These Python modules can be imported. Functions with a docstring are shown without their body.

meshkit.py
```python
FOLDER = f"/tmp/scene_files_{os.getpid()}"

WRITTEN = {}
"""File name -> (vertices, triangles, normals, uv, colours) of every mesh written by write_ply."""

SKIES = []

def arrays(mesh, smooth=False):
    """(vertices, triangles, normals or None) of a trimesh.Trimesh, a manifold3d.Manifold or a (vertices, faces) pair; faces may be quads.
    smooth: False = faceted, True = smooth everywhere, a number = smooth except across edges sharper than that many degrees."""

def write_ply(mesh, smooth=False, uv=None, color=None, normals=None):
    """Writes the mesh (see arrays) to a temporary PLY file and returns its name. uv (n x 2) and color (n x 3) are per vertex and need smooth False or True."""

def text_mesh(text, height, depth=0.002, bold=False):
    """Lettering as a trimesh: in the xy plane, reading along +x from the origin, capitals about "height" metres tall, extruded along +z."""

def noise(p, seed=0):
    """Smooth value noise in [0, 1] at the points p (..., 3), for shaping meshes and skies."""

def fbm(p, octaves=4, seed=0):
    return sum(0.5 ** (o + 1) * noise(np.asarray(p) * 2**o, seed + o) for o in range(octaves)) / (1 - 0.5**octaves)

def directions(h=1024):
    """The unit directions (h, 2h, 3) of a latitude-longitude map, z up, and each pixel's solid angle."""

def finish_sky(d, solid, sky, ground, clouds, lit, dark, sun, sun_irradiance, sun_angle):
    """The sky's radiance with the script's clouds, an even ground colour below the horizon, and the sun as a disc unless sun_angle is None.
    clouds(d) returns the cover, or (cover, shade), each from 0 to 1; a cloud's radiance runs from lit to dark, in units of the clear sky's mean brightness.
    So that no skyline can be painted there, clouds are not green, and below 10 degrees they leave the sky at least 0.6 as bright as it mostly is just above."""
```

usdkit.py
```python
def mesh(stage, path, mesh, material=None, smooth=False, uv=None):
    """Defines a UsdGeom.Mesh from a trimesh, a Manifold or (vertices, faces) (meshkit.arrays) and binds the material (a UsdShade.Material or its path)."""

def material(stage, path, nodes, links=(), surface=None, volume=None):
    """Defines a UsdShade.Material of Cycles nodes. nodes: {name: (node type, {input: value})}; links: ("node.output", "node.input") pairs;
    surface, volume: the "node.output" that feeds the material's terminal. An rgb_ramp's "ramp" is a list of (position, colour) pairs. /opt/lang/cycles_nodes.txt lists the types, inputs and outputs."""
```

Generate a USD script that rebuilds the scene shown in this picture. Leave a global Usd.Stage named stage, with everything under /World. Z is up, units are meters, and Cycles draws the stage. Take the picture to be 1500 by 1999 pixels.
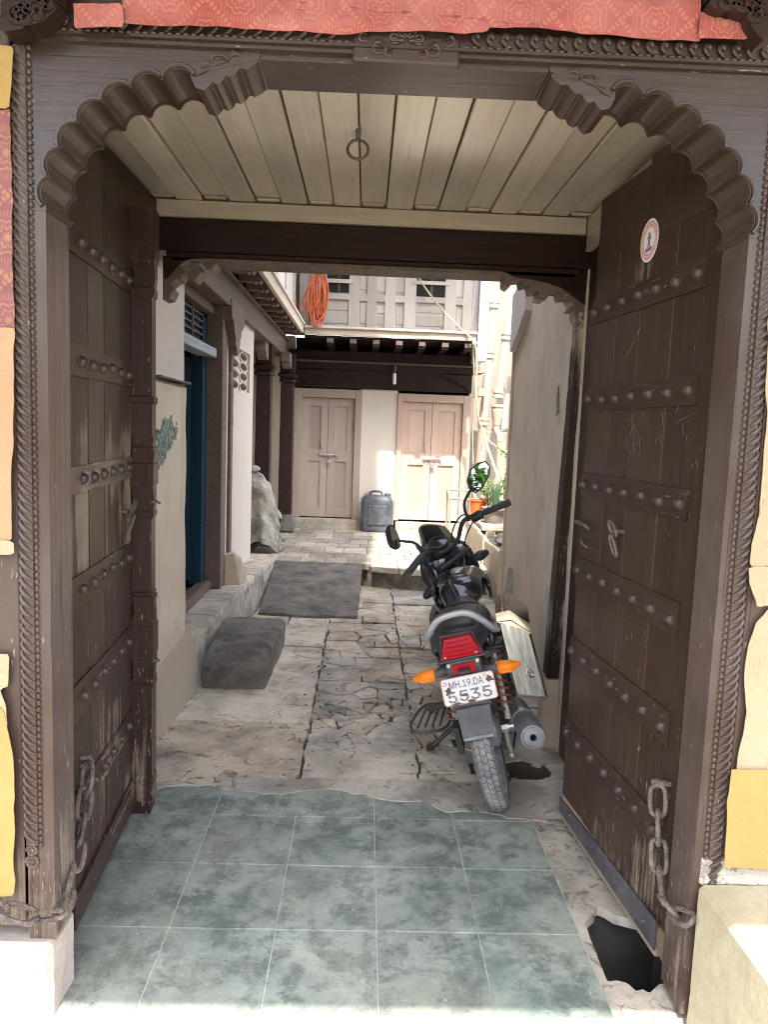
import math, random
import numpy as np, trimesh, manifold3d as m3
import usdkit, meshkit
from shapely.geometry import Polygon, Point, LineString, MultiPoint, box as sbox
from shapely import affinity
from shapely.ops import unary_union, voronoi_diagram
from pxr import Usd, UsdGeom, UsdLux, UsdShade, Gf, Sdf

stage = Usd.Stage.CreateInMemory()
UsdGeom.SetStageUpAxis(stage, 'Z'); UsdGeom.SetStageMetersPerUnit(stage, 1.0)
UsdGeom.Xform.Define(stage, '/World'); UsdGeom.Scope.Define(stage, '/World/Looks')
PI = math.pi
A = np.array
# ------------------------------------------------------------------ camera
def unit(v): v = np.array(v, float); return v / np.linalg.norm(v)
FPX, CX, CY, EYE = 1450., 750., 999.5, 1.5          # focal length and centre in photo pixels, eye height
_y = unit([715-CX, CY-835, FPX]); _zd = A([300-CX, CY-13000, FPX]); _zd = _zd - _y*(_zd@_y)
_z = -unit(_zd); _x = np.cross(_y, _z); _x = -_x if _x[0] < 0 else _x
CAM = A([_x, _y, _z])
cam = UsdGeom.Camera.Define(stage, '/World/camera')
right, up, fwd = CAM[:, 0], CAM[:, 1], CAM[:, 2]
mm = Gf.Matrix4d(*right, 0, *up, 0, *(-fwd), 0, 0, 0, EYE, 1)
cam.AddTransformOp().Set(mm)
cam.CreateHorizontalApertureAttr(36.0); cam.CreateFocalLengthAttr(36.0*FPX/1500.)
cam.CreateExposureAttr(2.66)
# ------------------------------------------------------------------ light
SUN = unit([-.03, -.46, .89])
el, rot = math.asin(SUN[2]), math.atan2(SUN[0], SUN[1])
sky = usdkit.material(stage, '/World/Looks/sky_look', {
    's': ('sky_texture', {'sky_type': 'single_scattering', 'sun_disc': False, 'sun_elevation': el, 'sun_rotation': rot, 'aerosol_density': 3.0}),
    'h': ('hsv', {'saturation': .55}),
    'b': ('background_shader', {'strength': 0.15})}, [('s.color', 'h.color'), ('h.color', 'b.color')], surface='b.background')
dome = UsdLux.DomeLight.Define(stage, '/World/sky')
UsdShade.MaterialBindingAPI.Apply(dome.GetPrim()).Bind(sky)
dome.GetPrim().SetCustomDataByKey('kind', 'structure')
sun = UsdLux.DistantLight.Define(stage, '/World/sun')
sun.CreateIntensityAttr(.52); sun.CreateAngleAttr(0.53); sun.CreateNormalizeAttr(True); sun.CreateColorAttr(Gf.Vec3f(1.0, .95, .86))
_a = unit(np.cross([0, 0, 1], SUN)); _b = np.cross(SUN, _a)
sun.AddTransformOp().Set(Gf.Matrix4d(*_a, 0, *_b, 0, *SUN, 0, 0, 0, 20, 1))

def P(px, py, x=None, y=None, z=None):
    """The point of the plane x=, y= or z= that the photograph shows at a pixel."""
    d = CAM @ A([px-CX, CY-py, FPX]); o = A([0, 0, EYE])
    t = (x/d[0] if x is not None else y/d[1] if y is not None else (z-EYE)/d[2])
    return o + t*d
# ------------------------------------------------------------------ scene helpers
used = {}
def numbered(path):
    n = used.get(path, 0); used[path] = n+1
    return path if n == 0 else f'{path}_{n:03d}'
def meta(p, label=None, cat=None, group=None, kind=None):
    for k, v in (('label', label), ('category', cat), ('group', group), ('kind', kind)):
        if v: p.SetCustomDataByKey(k, v)
    return p
def thing(name, label=None, cat=None, loc=(0, 0, 0), group=None, kind=None, mat4=None):
    x = UsdGeom.Xform.Define(stage, numbered('/World/'+name))
    if mat4 is not None: x.AddTransformOp().Set(Gf.Matrix4d(*[float(v) for v in np.array(mat4).T.ravel()]))
    elif any(loc): x.AddTranslateOp().Set(Gf.Vec3d(*map(float, loc)))
    return meta(x.GetPrim(), label, cat, group, kind)
def obj(name, mesh, mat, parent=None, smooth=30, label=None, cat=None, group=None, kind=None):
    base = parent.GetPath().pathString if parent else '/World'
    m = usdkit.mesh(stage, numbered(base+'/'+name), mesh, mat, smooth=smooth)
    return meta(m.GetPrim(), label, cat, group, kind)
# ------------------------------------------------------------------ mesh helpers: a mesh is (v, f)
def cat(*ms):
    ms = [m for g in ms for m in (g if isinstance(g, list) else [g])]
    vs, fs, n = [], [], 0
    for v, f in ms:
        vs.append(v); fs.append(np.asarray(f)+n); n += len(v)
    return np.vstack(vs), np.vstack(fs)
def hull(pts):
    m = m3.Manifold.hull_points(np.asarray(pts, float)).to_mesh()
    return np.array(m.vert_properties[:, :3], float), np.array(m.tri_verts)
def box(lo, hi, bev=0.0):
    lo, hi = np.minimum(lo, hi).astype(float), np.maximum(lo, hi).astype(float)
    bev = min(bev, .45*(hi-lo).min())
    if bev <= 0:
        m = trimesh.creation.box(bounds=[lo, hi]); return np.array(m.vertices), np.array(m.faces)
    pts = []
    for sx in (0, 1):
        for sy in (0, 1):
            for sz in (0, 1):
                c = np.where(A([sx, sy, sz]) == 1, hi, lo); d = np.where(A([sx, sy, sz]) == 1, -bev, bev)
                for k in range(3):
                    q = c + d; q[k] = c[k]; pts.append(q)
    return hull(pts)
class Fr:
    """A local frame: u, n and z axes at an origin."""
    def __init__(s, o, u, n, z=(0, 0, 1)):
        s.o, s.m = A(o, float), A([u, n, z], float); s.flip = np.linalg.det(s.m) < 0
    def pt(s, u, n, z): return s.o + A([u, n, z]) @ s.m
    def __call__(s, mesh):
        v, f = mesh; v = s.o + np.asarray(v) @ s.m
        return v, (np.asarray(f)[:, ::-1] if s.flip else np.asarray(f))
WORLD = Fr((0, 0, 0), (1, 0, 0), (0, 1, 0))
GATE = Fr((0, 1.75, 0), (1, 0, 0), (0, -1, 0))       # u = x, n = towards the street
def extr(poly, n0, n1):
    """A shapely polygon in (u, z) extruded along n, in frame coordinates (u, n, z)."""
    out = []
    for g in getattr(poly, 'geoms', [poly]):
        if g.is_empty or g.area < 1e-7: continue
        m = trimesh.creation.extrude_polygon(g, n1-n0, engine='earcut')
        v = np.array(m.vertices); v = np.c_[v[:, 0], v[:, 2]+n0, v[:, 1]]
        out.append((v, np.array(m.faces)[:, ::-1]))
    return cat(*out)
def slab(poly, z0, z1):
    out = []
    for g in getattr(poly, 'geoms', [poly]):
        if g.is_empty or g.area < 1e-7 or g.geom_type != 'Polygon': continue
        m = trimesh.creation.extrude_polygon(g, z1-z0, engine='earcut')
        out.append((np.array(m.vertices)+[0, 0, z0], np.array(m.faces)))
    return cat(*out)
def loft(rings, caps=True, closed=False):
    rings = [np.asarray(r, float) for r in rings]; n, k = len(rings[0]), len(rings)
    v = np.vstack(rings); f = []
    for i in range(k if closed else k-1):
        a, b = i*n, ((i+1) % k)*n
        for j in range(n):
            q = (j+1) % n
            f += [[a+j, a+q, b+q], [a+j, b+q, b+j]]
    if caps and not closed:
        for base, rev in ((0, True), ((k-1)*n, False)):
            c = len(v); v = np.vstack([v, v[base:base+n].mean(0)])
            for j in range(n):
                t = [base+j, base+(j+1) % n, c]; f.append(t[::-1] if rev else t)
    return v, np.array(f)
def tube(path, r, n=8, closed=False, caps=True, flat=1.0, upv=(0, 0, 1)):
    p = np.asarray(path, float); k = len(p); r = np.broadcast_to(r, k)
    t = (np.roll(p, -1, 0)-np.roll(p, 1, 0)) if closed else np.gradient(p, axis=0)
    t /= np.maximum(np.linalg.norm(t, axis=1, keepdims=True), 1e-9)
    ref = A(upv, float)
    if abs(ref@t[0]) > .95: ref = A([1., 0, 0]) if abs(t[0][0]) < .9 else A([0., 1, 0])
    rings, u = [], None
    for i in range(k):
        u = np.cross(np.cross(t[i], ref if u is None else u), t[i]); u /= max(np.linalg.norm(u), 1e-9)
        w = np.cross(t[i], u)
        a = np.arange(n)/n*2*PI
        rings.append(p[i] + r[i]*(flat*np.cos(a)[:, None]*u + np.sin(a)[:, None]*w))
    return loft(rings, caps, closed)
def lathe(prof, n=24, o=(0, 0, 0), ax=(0, 0, 1), caps=True):
    """prof: (radius, height) pairs along ax."""
    ax = unit(ax); u = unit(np.cross(ax, [0, 0, 1] if abs(ax[2]) < .9 else [1, 0, 0])); w = np.cross(ax, u)
    a = np.arange(n)/n*2*PI
    return loft([A(o)+h*ax+max(r, 1e-4)*(np.cos(a)[:, None]*u+np.sin(a)[:, None]*w) for r, h in prof], caps)
_ico = {}
def blob(c, r, sub=1, R=None):
    if sub not in _ico:
        m = trimesh.creation.icosphere(sub); _ico[sub] = (np.array(m.vertices), np.array(m.faces))
    v, f = _ico[sub]; v = v*A(r, float)
    if R is not None: v = v @ np.asarray(R).T
    return v+A(c), f
def rotm(axis, ang): return trimesh.transformations.rotation_matrix(ang, axis)[:3, :3]
def bez(pts, n=16):
    """A smooth curve through the points (Catmull-Rom)."""
    p = np.asarray(pts, float); p = np.vstack([2*p[0]-p[1], p, 2*p[-1]-p[-2]]); out = []
    for i in range(1, len(p)-2):
        for t in np.linspace(0, 1, n, endpoint=False):
            out.append(.5*((2*p[i])+(p[i+1]-p[i-1])*t+(2*p[i-1]-5*p[i]+4*p[i+1]-p[i+2])*t*t+(3*p[i]-p[i-1]-3*p[i+1]+p[i+2])*t**3))
    return np.vstack([out, p[-2]])
def soft(chains, refine=.03, it=12):
    """One smooth body: hulls of spheres along chains of ((x,y,z),r) joints, joined and smoothed."""
    tot = m3.Manifold()
    for ch in chains:
        for (a, ra), (b, rb) in zip(ch[:-1], ch[1:]):
            s1 = m3.Manifold.sphere(1, 20).scale(np.broadcast_to(ra, 3).tolist()).translate(list(map(float, a)))
            s2 = m3.Manifold.sphere(1, 20).scale(np.broadcast_to(rb, 3).tolist()).translate(list(map(float, b)))
            tot = tot + m3.Manifold.batch_hull([s1, s2])
    q = tot.refine_to_length(refine).to_mesh()
    t = trimesh.Trimesh(q.vert_properties[:, :3], q.tri_verts); trimesh.smoothing.filter_taubin(t, iterations=it)
    return np.array(t.vertices), np.array(t.faces)
def grid(fn, nu, nv, thick=None):
    """A sheet fn(u, v) -> point, u and v from 0 to 1; thick gives it a back."""
    uu, vv = np.meshgrid(np.linspace(0, 1, nu), np.linspace(0, 1, nv), indexing='ij')
    v = fn(uu.ravel(), vv.ravel()); f = []
    idx = lambda i, j: i*nv+j
    for i in range(nu-1):
        for j in range(nv-1):
            f += [[idx(i, j), idx(i+1, j), idx(i+1, j+1)], [idx(i, j), idx(i+1, j+1), idx(i, j+1)]]
    f = A(f)
    if thick is None: return v, f
    nrm = np.zeros_like(v); fn_ = np.cross(v[f[:, 1]]-v[f[:, 0]], v[f[:, 2]]-v[f[:, 0]])
    for k in range(3): np.add.at(nrm, f[:, k], fn_)
    nrm /= np.maximum(np.linalg.norm(nrm, axis=1, keepdims=True), 1e-12)
    rim = [idx(i, 0) for i in range(nu)]+[idx(nu-1, j) for j in range(1, nv)]+[idx(i, nv-1) for i in range(nu-2, -1, -1)]+[idx(0, j) for j in range(nv-2, 0, -1)]
    N = len(v); side = []
    for a, b in zip(rim, rim[1:]+rim[:1]): side += [[b, a, a+N], [b, a+N, b+N]]
    return np.vstack([v, v-nrm*thick]), np.vstack([f, f[:, ::-1]+N, A(side)])
def rough(mesh, amp, scale, seed=0, length=None):
    """A mesh refined to a length and pushed about by noise along its normals."""
    v, f = mesh
    t = trimesh.Trimesh(v, f, process=True)
    if length:
        vv, ff = trimesh.remesh.subdivide_to_size(t.vertices, t.faces, length, max_iter=12); t = trimesh.Trimesh(vv, ff, process=True)
    n = np.array(t.vertex_normals); q = np.array(t.vertices)
    q = q + n*((meshkit.fbm(q*scale, 3, seed)-.5)*2*amp)[:, None]
    return q, np.array(t.faces)
# ------------------------------------------------------------------ materials
class R(str): pass
class G:
    def __init__(s): s.n, s.l, s.k = {}, [], 0
    def add(s, kind, out='', **inp):
        s.k += 1; nm = f'n{s.k}'; vals = {}
        for k, v in inp.items():
            if isinstance(v, R): s.l.append((str(v), f'{nm}.{k}'))
            else: vals[k] = v
        s.n[nm] = (kind, vals); return R(f'{nm}.{out}')
    def pos(s, local=False):
        return s.add('texture_coordinate', 'object') if local else s.add('geometry', 'position')
    def map(s, v, scale=(1, 1, 1), rot=(0, 0, 0), loc=(0, 0, 0)): return s.add('mapping', 'vector', vector=v, scale=scale, rotation=rot, location=loc)
    def noise(s, v, scale=1., detail=3., rough=.55, dist=0.): return s.add('noise_texture', 'fac', vector=v, scale=scale, detail=detail, roughness=rough, distortion=dist)
    def ramp(s, fac, *stops): return s.add('rgb_ramp', 'color', fac=fac, ramp=[(p, (c, c, c) if np.ndim(c) == 0 else c) for p, c in stops])
    def mix(s, fac, a, b, t='mix'): return s.add('mix', 'color', mix_type=t, fac=fac, color1=a, color2=b)
    def m(s, t, a, b=0., c=0., clamp=False): return s.add('math', 'value', math_type=t, value1=a, value2=b, value3=c, use_clamp=clamp)
    def bump(s, h, strength=.3, dist=.01): return s.add('bump', 'normal', height=h, strength=strength, distance=dist)
    def xyz(s, v):
        s.add('separate_xyz', 'x', vector=v); k = f'n{s.k}'; return R(k+'.x'), R(k+'.y'), R(k+'.z')
    def rnd(s): return s.add('object_info', 'random')
    def bsdf(s, **k): return s.add('principled_bsdf', 'BSDF', **k)
    def done(s, name, surf): return usdkit.material(stage, '/World/Looks/'+name, s.n, s.l, surface=str(surf))
def c3(c, k=1.): return tuple(float(min(x*k, 1)) for x in c)
def wood(name, base, worn=(.30, .24, .17), axis=2, wear=.3, rough=.42, chips=.5, low=0., local=False, bump=.5, grainy=1., tint=None, band=.5, hand=None, spec=.22):
    """Painted old wood: grain along one axis, paint worn through to bare wood in patches, small pale chips (more of them low down)."""
    g = G(); p = g.pos(local); sc = [48., 48., 48.]; sc[axis] = 2.2
    v = g.map(p, tuple(sc)); grain = g.noise(v, 1., 5., .6, .4)
    s2 = [9., 9., 9.]; s2[axis] = .8
    bnd = g.noise(g.map(p, tuple(s2)), 1., 3., .5)
    big = g.noise(p, 2.3, 4., .6)
    col = g.mix(g.ramp(grain, (.3, 0.), (.7, 1.)), c3(base, 1-.56*band), c3(base, 1+.5*band))
    col = g.mix(g.m('multiply', g.ramp(bnd, (.35, 0.), (.7, 1.)), band), col, c3(base, 1.5))
    kk = g.m('multiply_add', g.rnd(), .30, .85); col = g.mix(1., col, g.add('combine_xyz', 'vector', x=kk, y=kk, z=kk), 'multiply')
    if tint: col = g.mix(g.ramp(big, (.4, 0.), (.65, 1.)), col, tint)
    mask = g.m('add', g.m('multiply', big, .62), g.m('multiply', grain, .38*grainy))
    if low:
        x, y, z = g.xyz(p)
        lz = g.add('map_range', 'result', value=z, from_min=1.1, from_max=0., to_min=0., to_max=low, clamp=True)
        mask = g.m('add', mask, lz)
    if hand:
        x, y, z = g.xyz(p); hz = g.m('absolute', g.m('subtract', z, hand[0])); mask = g.m('add', mask, g.add('map_range', 'result', value=hz, from_min=hand[1], from_max=hand[1]*.3, to_min=0., to_max=hand[2], clamp=True))
    w = g.ramp(mask, (.66-.16*wear, 0.), (.74-.14*wear, 1.))
    col = g.mix(g.m('multiply', w, min(1., .35+wear)), col, worn)
    sc3 = [120., 120., 120.]; sc3[axis] = 22.
    chip = g.noise(g.map(p, tuple(sc3)), 1., 2., .5)
    chip = g.m('add', chip, g.m('multiply', big, .25))
    if low: chip = g.m('add', chip, g.m('multiply', lz, .55))
    ch = g.ramp(chip, (.87-.06*chips+(1-(chips > 0))*.3, 0.), (.89-.06*chips+(1-(chips > 0))*.3, 1.))
    col = g.mix(g.m('multiply', ch, .6), col, (.30, .25, .20))
    sc4 = [150., 150., 150.]; sc4[axis] = 3.2
    ck = g.noise(g.map(p, tuple(sc4)), 1., 2., .5); ck = g.m('multiply', g.ramp(ck, (.66, 0.), (.70, 1.)), g.ramp(big, (.40, 0.), (.55, 1.)))
    col = g.mix(g.m('multiply', ck, min(1., .25+band)), col, c3(base, .3))
    h = g.m('add', g.m('multiply', grain, .7), g.m('multiply', w, -.5)); h = g.m('subtract', h, g.m('multiply_add', ch, .6, g.m('multiply', ck, band)))
    r = g.mix(w, (rough,)*3, (.8,)*3)
    return g.done(name, g.bsdf(base_color=col, roughness=r, specular_ior_level=spec, normal=g.bump(h, bump, .004)))
def plaster(name, base, stain, amount=.5, fine=.25, rough=.85, patch=None, patch_z=None, scale=1., streak=0.):
    g = G(); p = g.pos(); big = g.noise(p, 1.7*scale, 5., .62); mid = g.noise(p, 9*scale, 4., .6); fin = g.noise(p, 90., 3., .6)
    f = g.ramp(g.m('add', g.m('multiply', big, .65), g.m('multiply', mid, .35)), (.42, 0.), (.68, 1.))
    col = g.mix(g.m('multiply', f, amount), base, stain)
    col = g.mix(g.m('multiply', g.ramp(fin, (.35, 0.), (.8, 1.)), fine), col, c3(stain, .75))
    if streak:
        st = g.noise(g.map(p, (14., 14., 1.1)), 1., 4., .6)
        col = g.mix(g.m('multiply', g.ramp(st, (.52, 0.), (.7, 1.)), streak), col, c3(stain, .55))
    h = g.m('add', g.m('multiply', mid, .6), g.m('multiply', fin, .25))
    if patch:
        x, y, z = g.xyz(p)
        e = g.m('add', z, g.m('multiply', g.m('subtract', g.noise(p, 7., 5., .65), .5), .55))
        pm = g.add('map_range', 'result', value=e, from_min=patch_z, from_max=patch_z-.03, to_min=0., to_max=1., clamp=True)
        col = g.mix(pm, col, patch); h = g.m('subtract', h, g.m('multiply', pm, .5))
    return g.done(name, g.bsdf(base_color=col, roughness=rough, normal=g.bump(h, .35, .006)))
def stone(name, base, dark, rough=.8, spots=.5, vary=.35, bump=.5, scale=1., smear=None, blot=0., cracks=0., pits=0.):
    g = G(); p = g.pos(); big = g.noise(p, 2.6*scale, 5., .65, .3); mid = g.noise(p, 11*scale, 5., .65); fin = g.noise(p, 120., 3., .6)
    col = g.mix(g.ramp(big, (.40, 0.), (.60, 1.)), dark, base)
    col = g.mix(g.m('multiply', g.ramp(mid, (.55, 0.), (.75, 1.)), spots), col, c3(dark, .55))
    if smear: col = g.mix(g.m('multiply', g.ramp(g.noise(p, 4.3, 6., .7, 1.2), (.5, 0.), (.7, 1.)), .7), col, smear)
    col = g.mix(g.m('multiply', g.ramp(fin, (.4, 0.), (.8, 1.)), .3), col, c3(dark, .6))
    k = g.m('multiply_add', g.rnd(), vary, 1-.5*vary)
    col = g.mix(1., col, g.add('combine_xyz', 'vector', x=k, y=k, z=k), 'multiply')
    h = g.m('add', g.m('multiply', mid, .7), g.m('multiply', fin, .2))
    if blot:
        bl = g.m('multiply', g.ramp(g.noise(p, 5.5*scale, 7., .72, 1.1), (.58, 0.), (.63, 1.)), blot)
        col = g.mix(bl, col, c3(dark, .38)); h = g.m('subtract', h, g.m('multiply', bl, .8))
        sm = g.ramp(g.noise(p, 30.*scale, 4., .7), (.66, 0.), (.70, 1.)); col = g.mix(g.m('multiply', sm, blot), col, c3(dark, .35))
        hi = g.ramp(g.noise(p, 8.*scale, 6., .7, .8), (.58, 0.), (.72, 1.)); col = g.mix(g.m('multiply', hi, .45), col, c3(base, 1.35))
    if cracks:
        wv = g.add('vector_math', 'vector', math_type='scale', vector1=g.add('noise_texture', 'color', vector=p, scale=9., detail=5., roughness=.65), scale=.16)
        q = g.add('vector_math', 'vector', math_type='add', vector1=p, vector2=wv)
        vo = g.add('voronoi_texture', 'distance', feature='distance_to_edge', vector=g.map(q, (1., 1., .2)), scale=5.5)
        cr = g.m('multiply', g.m('less_than', vo, g.m('multiply', g.ramp(mid, (.40, 0.), (.70, 1.)), .035)), g.ramp(g.noise(p, 1.9, 3.), (.50, 0.), (.55, cracks)))
        col = g.mix(cr, col, (.035, .03, .026)); h = g.m('subtract', h, g.m('multiply', cr, 1.2))
    return g.done(name, g.bsdf(base_color=col, roughness=rough, normal=g.bump(h, bump, .008)))
def plain(name, col, rough=.5, metallic=0., bump=0., vary=0., spec=.5, coat=0., scale=60., local=True, **kw):
    g = G(); inp = dict(roughness=rough, metallic=metallic, specular_ior_level=spec, coat_weight=coat, **kw)
    if vary or bump:
        p = g.pos(local); n = g.noise(p, scale, 4., .6); n2 = g.noise(p, scale*.12, 4., .6)
        inp['base_color'] = g.mix(g.m('multiply', g.ramp(g.m('multiply_add', n, .5, g.m('multiply', n2, .5)), (.38, 0.), (.64, 1.)), 1.), c3(col, 1-vary), c3(col, 1+vary))
        inp['roughness'] = g.m('multiply_add', n2, .5*vary, rough*(1-.2*vary), clamp=True)
        if bump: inp['normal'] = g.bump(n, bump, .003)
    else: inp['base_color'] = col
    return g.done(name, g.bsdf(**inp))
def cloth(name, base, line, accent, period=.17, plane=('x', 'z'), fade=None):
    """Printed furnishing cloth: a diagonal lattice of small leaves with medallions in it."""
    g = G(); p = g.pos(); x, y, z = g.xyz(p)
    u = g.m('divide', g.m('add', x, z), period); v = g.m('divide', g.m('subtract', x, z), period)
    def line_(a, b):
        d = g.m('absolute', g.m('subtract', g.m('fraction', a), .5))
        near = g.m('less_than', d, .045)
        leaf = g.m('greater_than', g.m('sine', g.m('multiply', b, 62.)), -.2)
        return g.m('multiply', near, leaf)
    lat = g.m('maximum', line_(u, v), line_(v, u))
    du = g.m('subtract', g.m('fraction', g.m('add', u, .5)), .5); dv = g.m('subtract', g.m('fraction', g.m('add', v, .5)), .5)
    r = g.m('sqrt', g.m('add', g.m('multiply', du, du), g.m('multiply', dv, dv)))
    an = g.m('arctan2', du, dv); r2 = g.m('add', r, g.m('multiply', g.m('cosine', g.m('multiply', an, 8.)), .025))
    ring = g.m('less_than', g.m('absolute', g.m('subtract', r2, .27)), .016)
    ring = g.m('maximum', ring, g.m('less_than', g.m('absolute', g.m('subtract', r2, .16)), .014))
    ring = g.m('maximum', ring, g.m('less_than', r2, .06))
    stripe = g.m('multiply', g.m('greater_than', g.m('sine', g.m('multiply', x, 900.)), .2), g.m('less_than', g.m('absolute', g.m('subtract', r, .40)), .05))
    big = g.noise(p, 6., 4., .6); wv = g.noise(g.map(p, (600., 600., 600.)), 1., 1.)
    col = g.mix(g.ramp(big, (.35, 0.), (.7, 1.)), base, accent)
    col = g.mix(g.m('multiply', g.m('maximum', g.m('maximum', lat, ring), g.m('multiply', stripe, .6)), .4), col, line)
    if fade: col = g.mix(g.m('multiply', g.ramp(g.noise(p, 3., 4., .6), (.4, 0.), (.6, 1.)), .6), col, fade)
    return g.done(name, g.bsdf(base_color=col, roughness=.8, normal=g.bump(g.m('add', wv, g.m('multiply', big, 3.)), .25, .003)))

BROWN = (.058, .036, .030)
M = {}
M['gate'] = wood('gate_paint', (.050, .031, .0245), axis=2, wear=.12, rough=.32, chips=.35, low=.17, tint=(.078, .057, .049), spec=.34)
M['gate_x'] = wood('gate_paint_across', (.030, .018, .0135), axis=0, wear=.1, rough=.28, chips=.2, tint=(.043, .029, .024), band=.14, bump=.22, spec=.4)
M['leaf'] = wood('door_paint', (.030, .0168, .0125), axis=2, wear=.12, rough=.42, chips=.3, low=.12)
M['leaf_worn'] = wood('door_paint_worn', (.030, .019, .015), worn=(.25, .20, .14), axis=2, wear=.34, hand=(1.2, .42, .15), rough=.5, chips=.5, low=.05)
M['rail'] = wood('rail_paint', (.029, .0165, .0122), axis=1, wear=.12, rough=.42, chips=.4, low=.12)
M['rail_worn'] = wood('rail_paint_worn', (.075, .055, .042), worn=(.30, .24, .17), axis=1, wear=.7, rough=.5, chips=.4)
M['bare'] = wood('bare_wood_edge', (.23, .18, .12), worn=(.42, .36, .26), axis=1, wear=.6, rough=.8, chips=.4)
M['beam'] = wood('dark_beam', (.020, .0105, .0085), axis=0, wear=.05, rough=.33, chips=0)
M['post'] = wood('dark_post', (.030, .0165, .014), axis=2, wear=.15, rough=.4, chips=.5, low=.12)
M['strut'] = wood('weathered_post', (.030, .020, .016), worn=(.42, .35, .27), axis=2, wear=.75, rough=.6, chips=.9)
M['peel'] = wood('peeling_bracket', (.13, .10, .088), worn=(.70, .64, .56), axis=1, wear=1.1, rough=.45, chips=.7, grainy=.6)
M['greywood'] = wood('grey_brown_beam', (.125, .092, .076), worn=(.26, .21, .17), axis=1, wear=.3, rough=.6, chips=.3)
M['ceil'] = wood('cream_ceiling_paint', (.43, .375, .32), worn=(.26, .21, .15), axis=1, wear=.08, rough=.19, chips=.0, bump=.1, band=.14, spec=.5)
M['ceilx'] = wood('cream_trim_paint', (.41, .352, .285), worn=(.30, .23, .15), axis=0, wear=.15, rough=.35, chips=.0, bump=.2, band=.2)
M['pink'] = wood('pink_door_paint', (.44, .322, .258), worn=(.42, .31, .25), axis=2, wear=.02, rough=.5, chips=.0, bump=.06, band=.1)
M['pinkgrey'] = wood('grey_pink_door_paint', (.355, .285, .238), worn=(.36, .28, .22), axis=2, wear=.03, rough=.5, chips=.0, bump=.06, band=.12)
M['panelwood'] = wood('pale_panel_paint', (.46, .42, .375), worn=(.32, .27, .23), axis=2, wear=.12, rough=.6, chips=.1, bump=.3, band=.2)
M['greypost'] = wood('grey_post_paint', (.36, .33, .33), worn=(.3, .25, .22), axis=2, wear=.2, rough=.6, chips=.2)
M['cream'] = plaster('cream_plaster', (.52, .43, .33), (.40, .32, .24), .55, .2)
M['cream_stain'] = plaster('cream_plaster_stained', (.55, .46, .345), (.36, .29, .21), .6, .3, streak=.25, patch=(.40, .34, .26), patch_z=.42)
M['white'] = plaster('white_plaster', (.56, .495, .42), (.46, .39, .32), .4, .12)
M['white_peel'] = plaster('white_plaster_peeling', (.58, .52, .45), (.50, .43, .36), .35, .12, patch=(.28, .28, .285), patch_z=.62)
M['greyplaster'] = plaster('grey_plaster', (.52, .435, .34), (.31, .25, .19), .7, .25, streak=.15, scale=1.0)
M['sunwall'] = plaster('whitewash', (.29, .25, .20), (.18, .14, .10), .7, .2, streak=.2)
M['bluewhite'] = plaster('bluish_whitewash', (.58, .61, .66), (.48, .50, .54), .4, .15)
M['cement'] = stone('cement', (.46, .42, .355), (.24, .22, .19), spots=.8, vary=.12, bump=1., blot=.6, cracks=.4)
M['ledge'] = plaster('yellow_limewash', (.40, .36, .25), (.27, .235, .155), .7, .35, scale=2.2, streak=.3)
M['pinkstone'] = plaster('pinkish_render', (.42, .36, .315), (.27, .225, .195), .7, .4, scale=2.6, streak=.25)
M['paving'] = stone('paving_stone', (.60, .53, .43), (.34, .30, .245), spots=.7, vary=.24, bump=1., blot=.5, cracks=.75)
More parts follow.
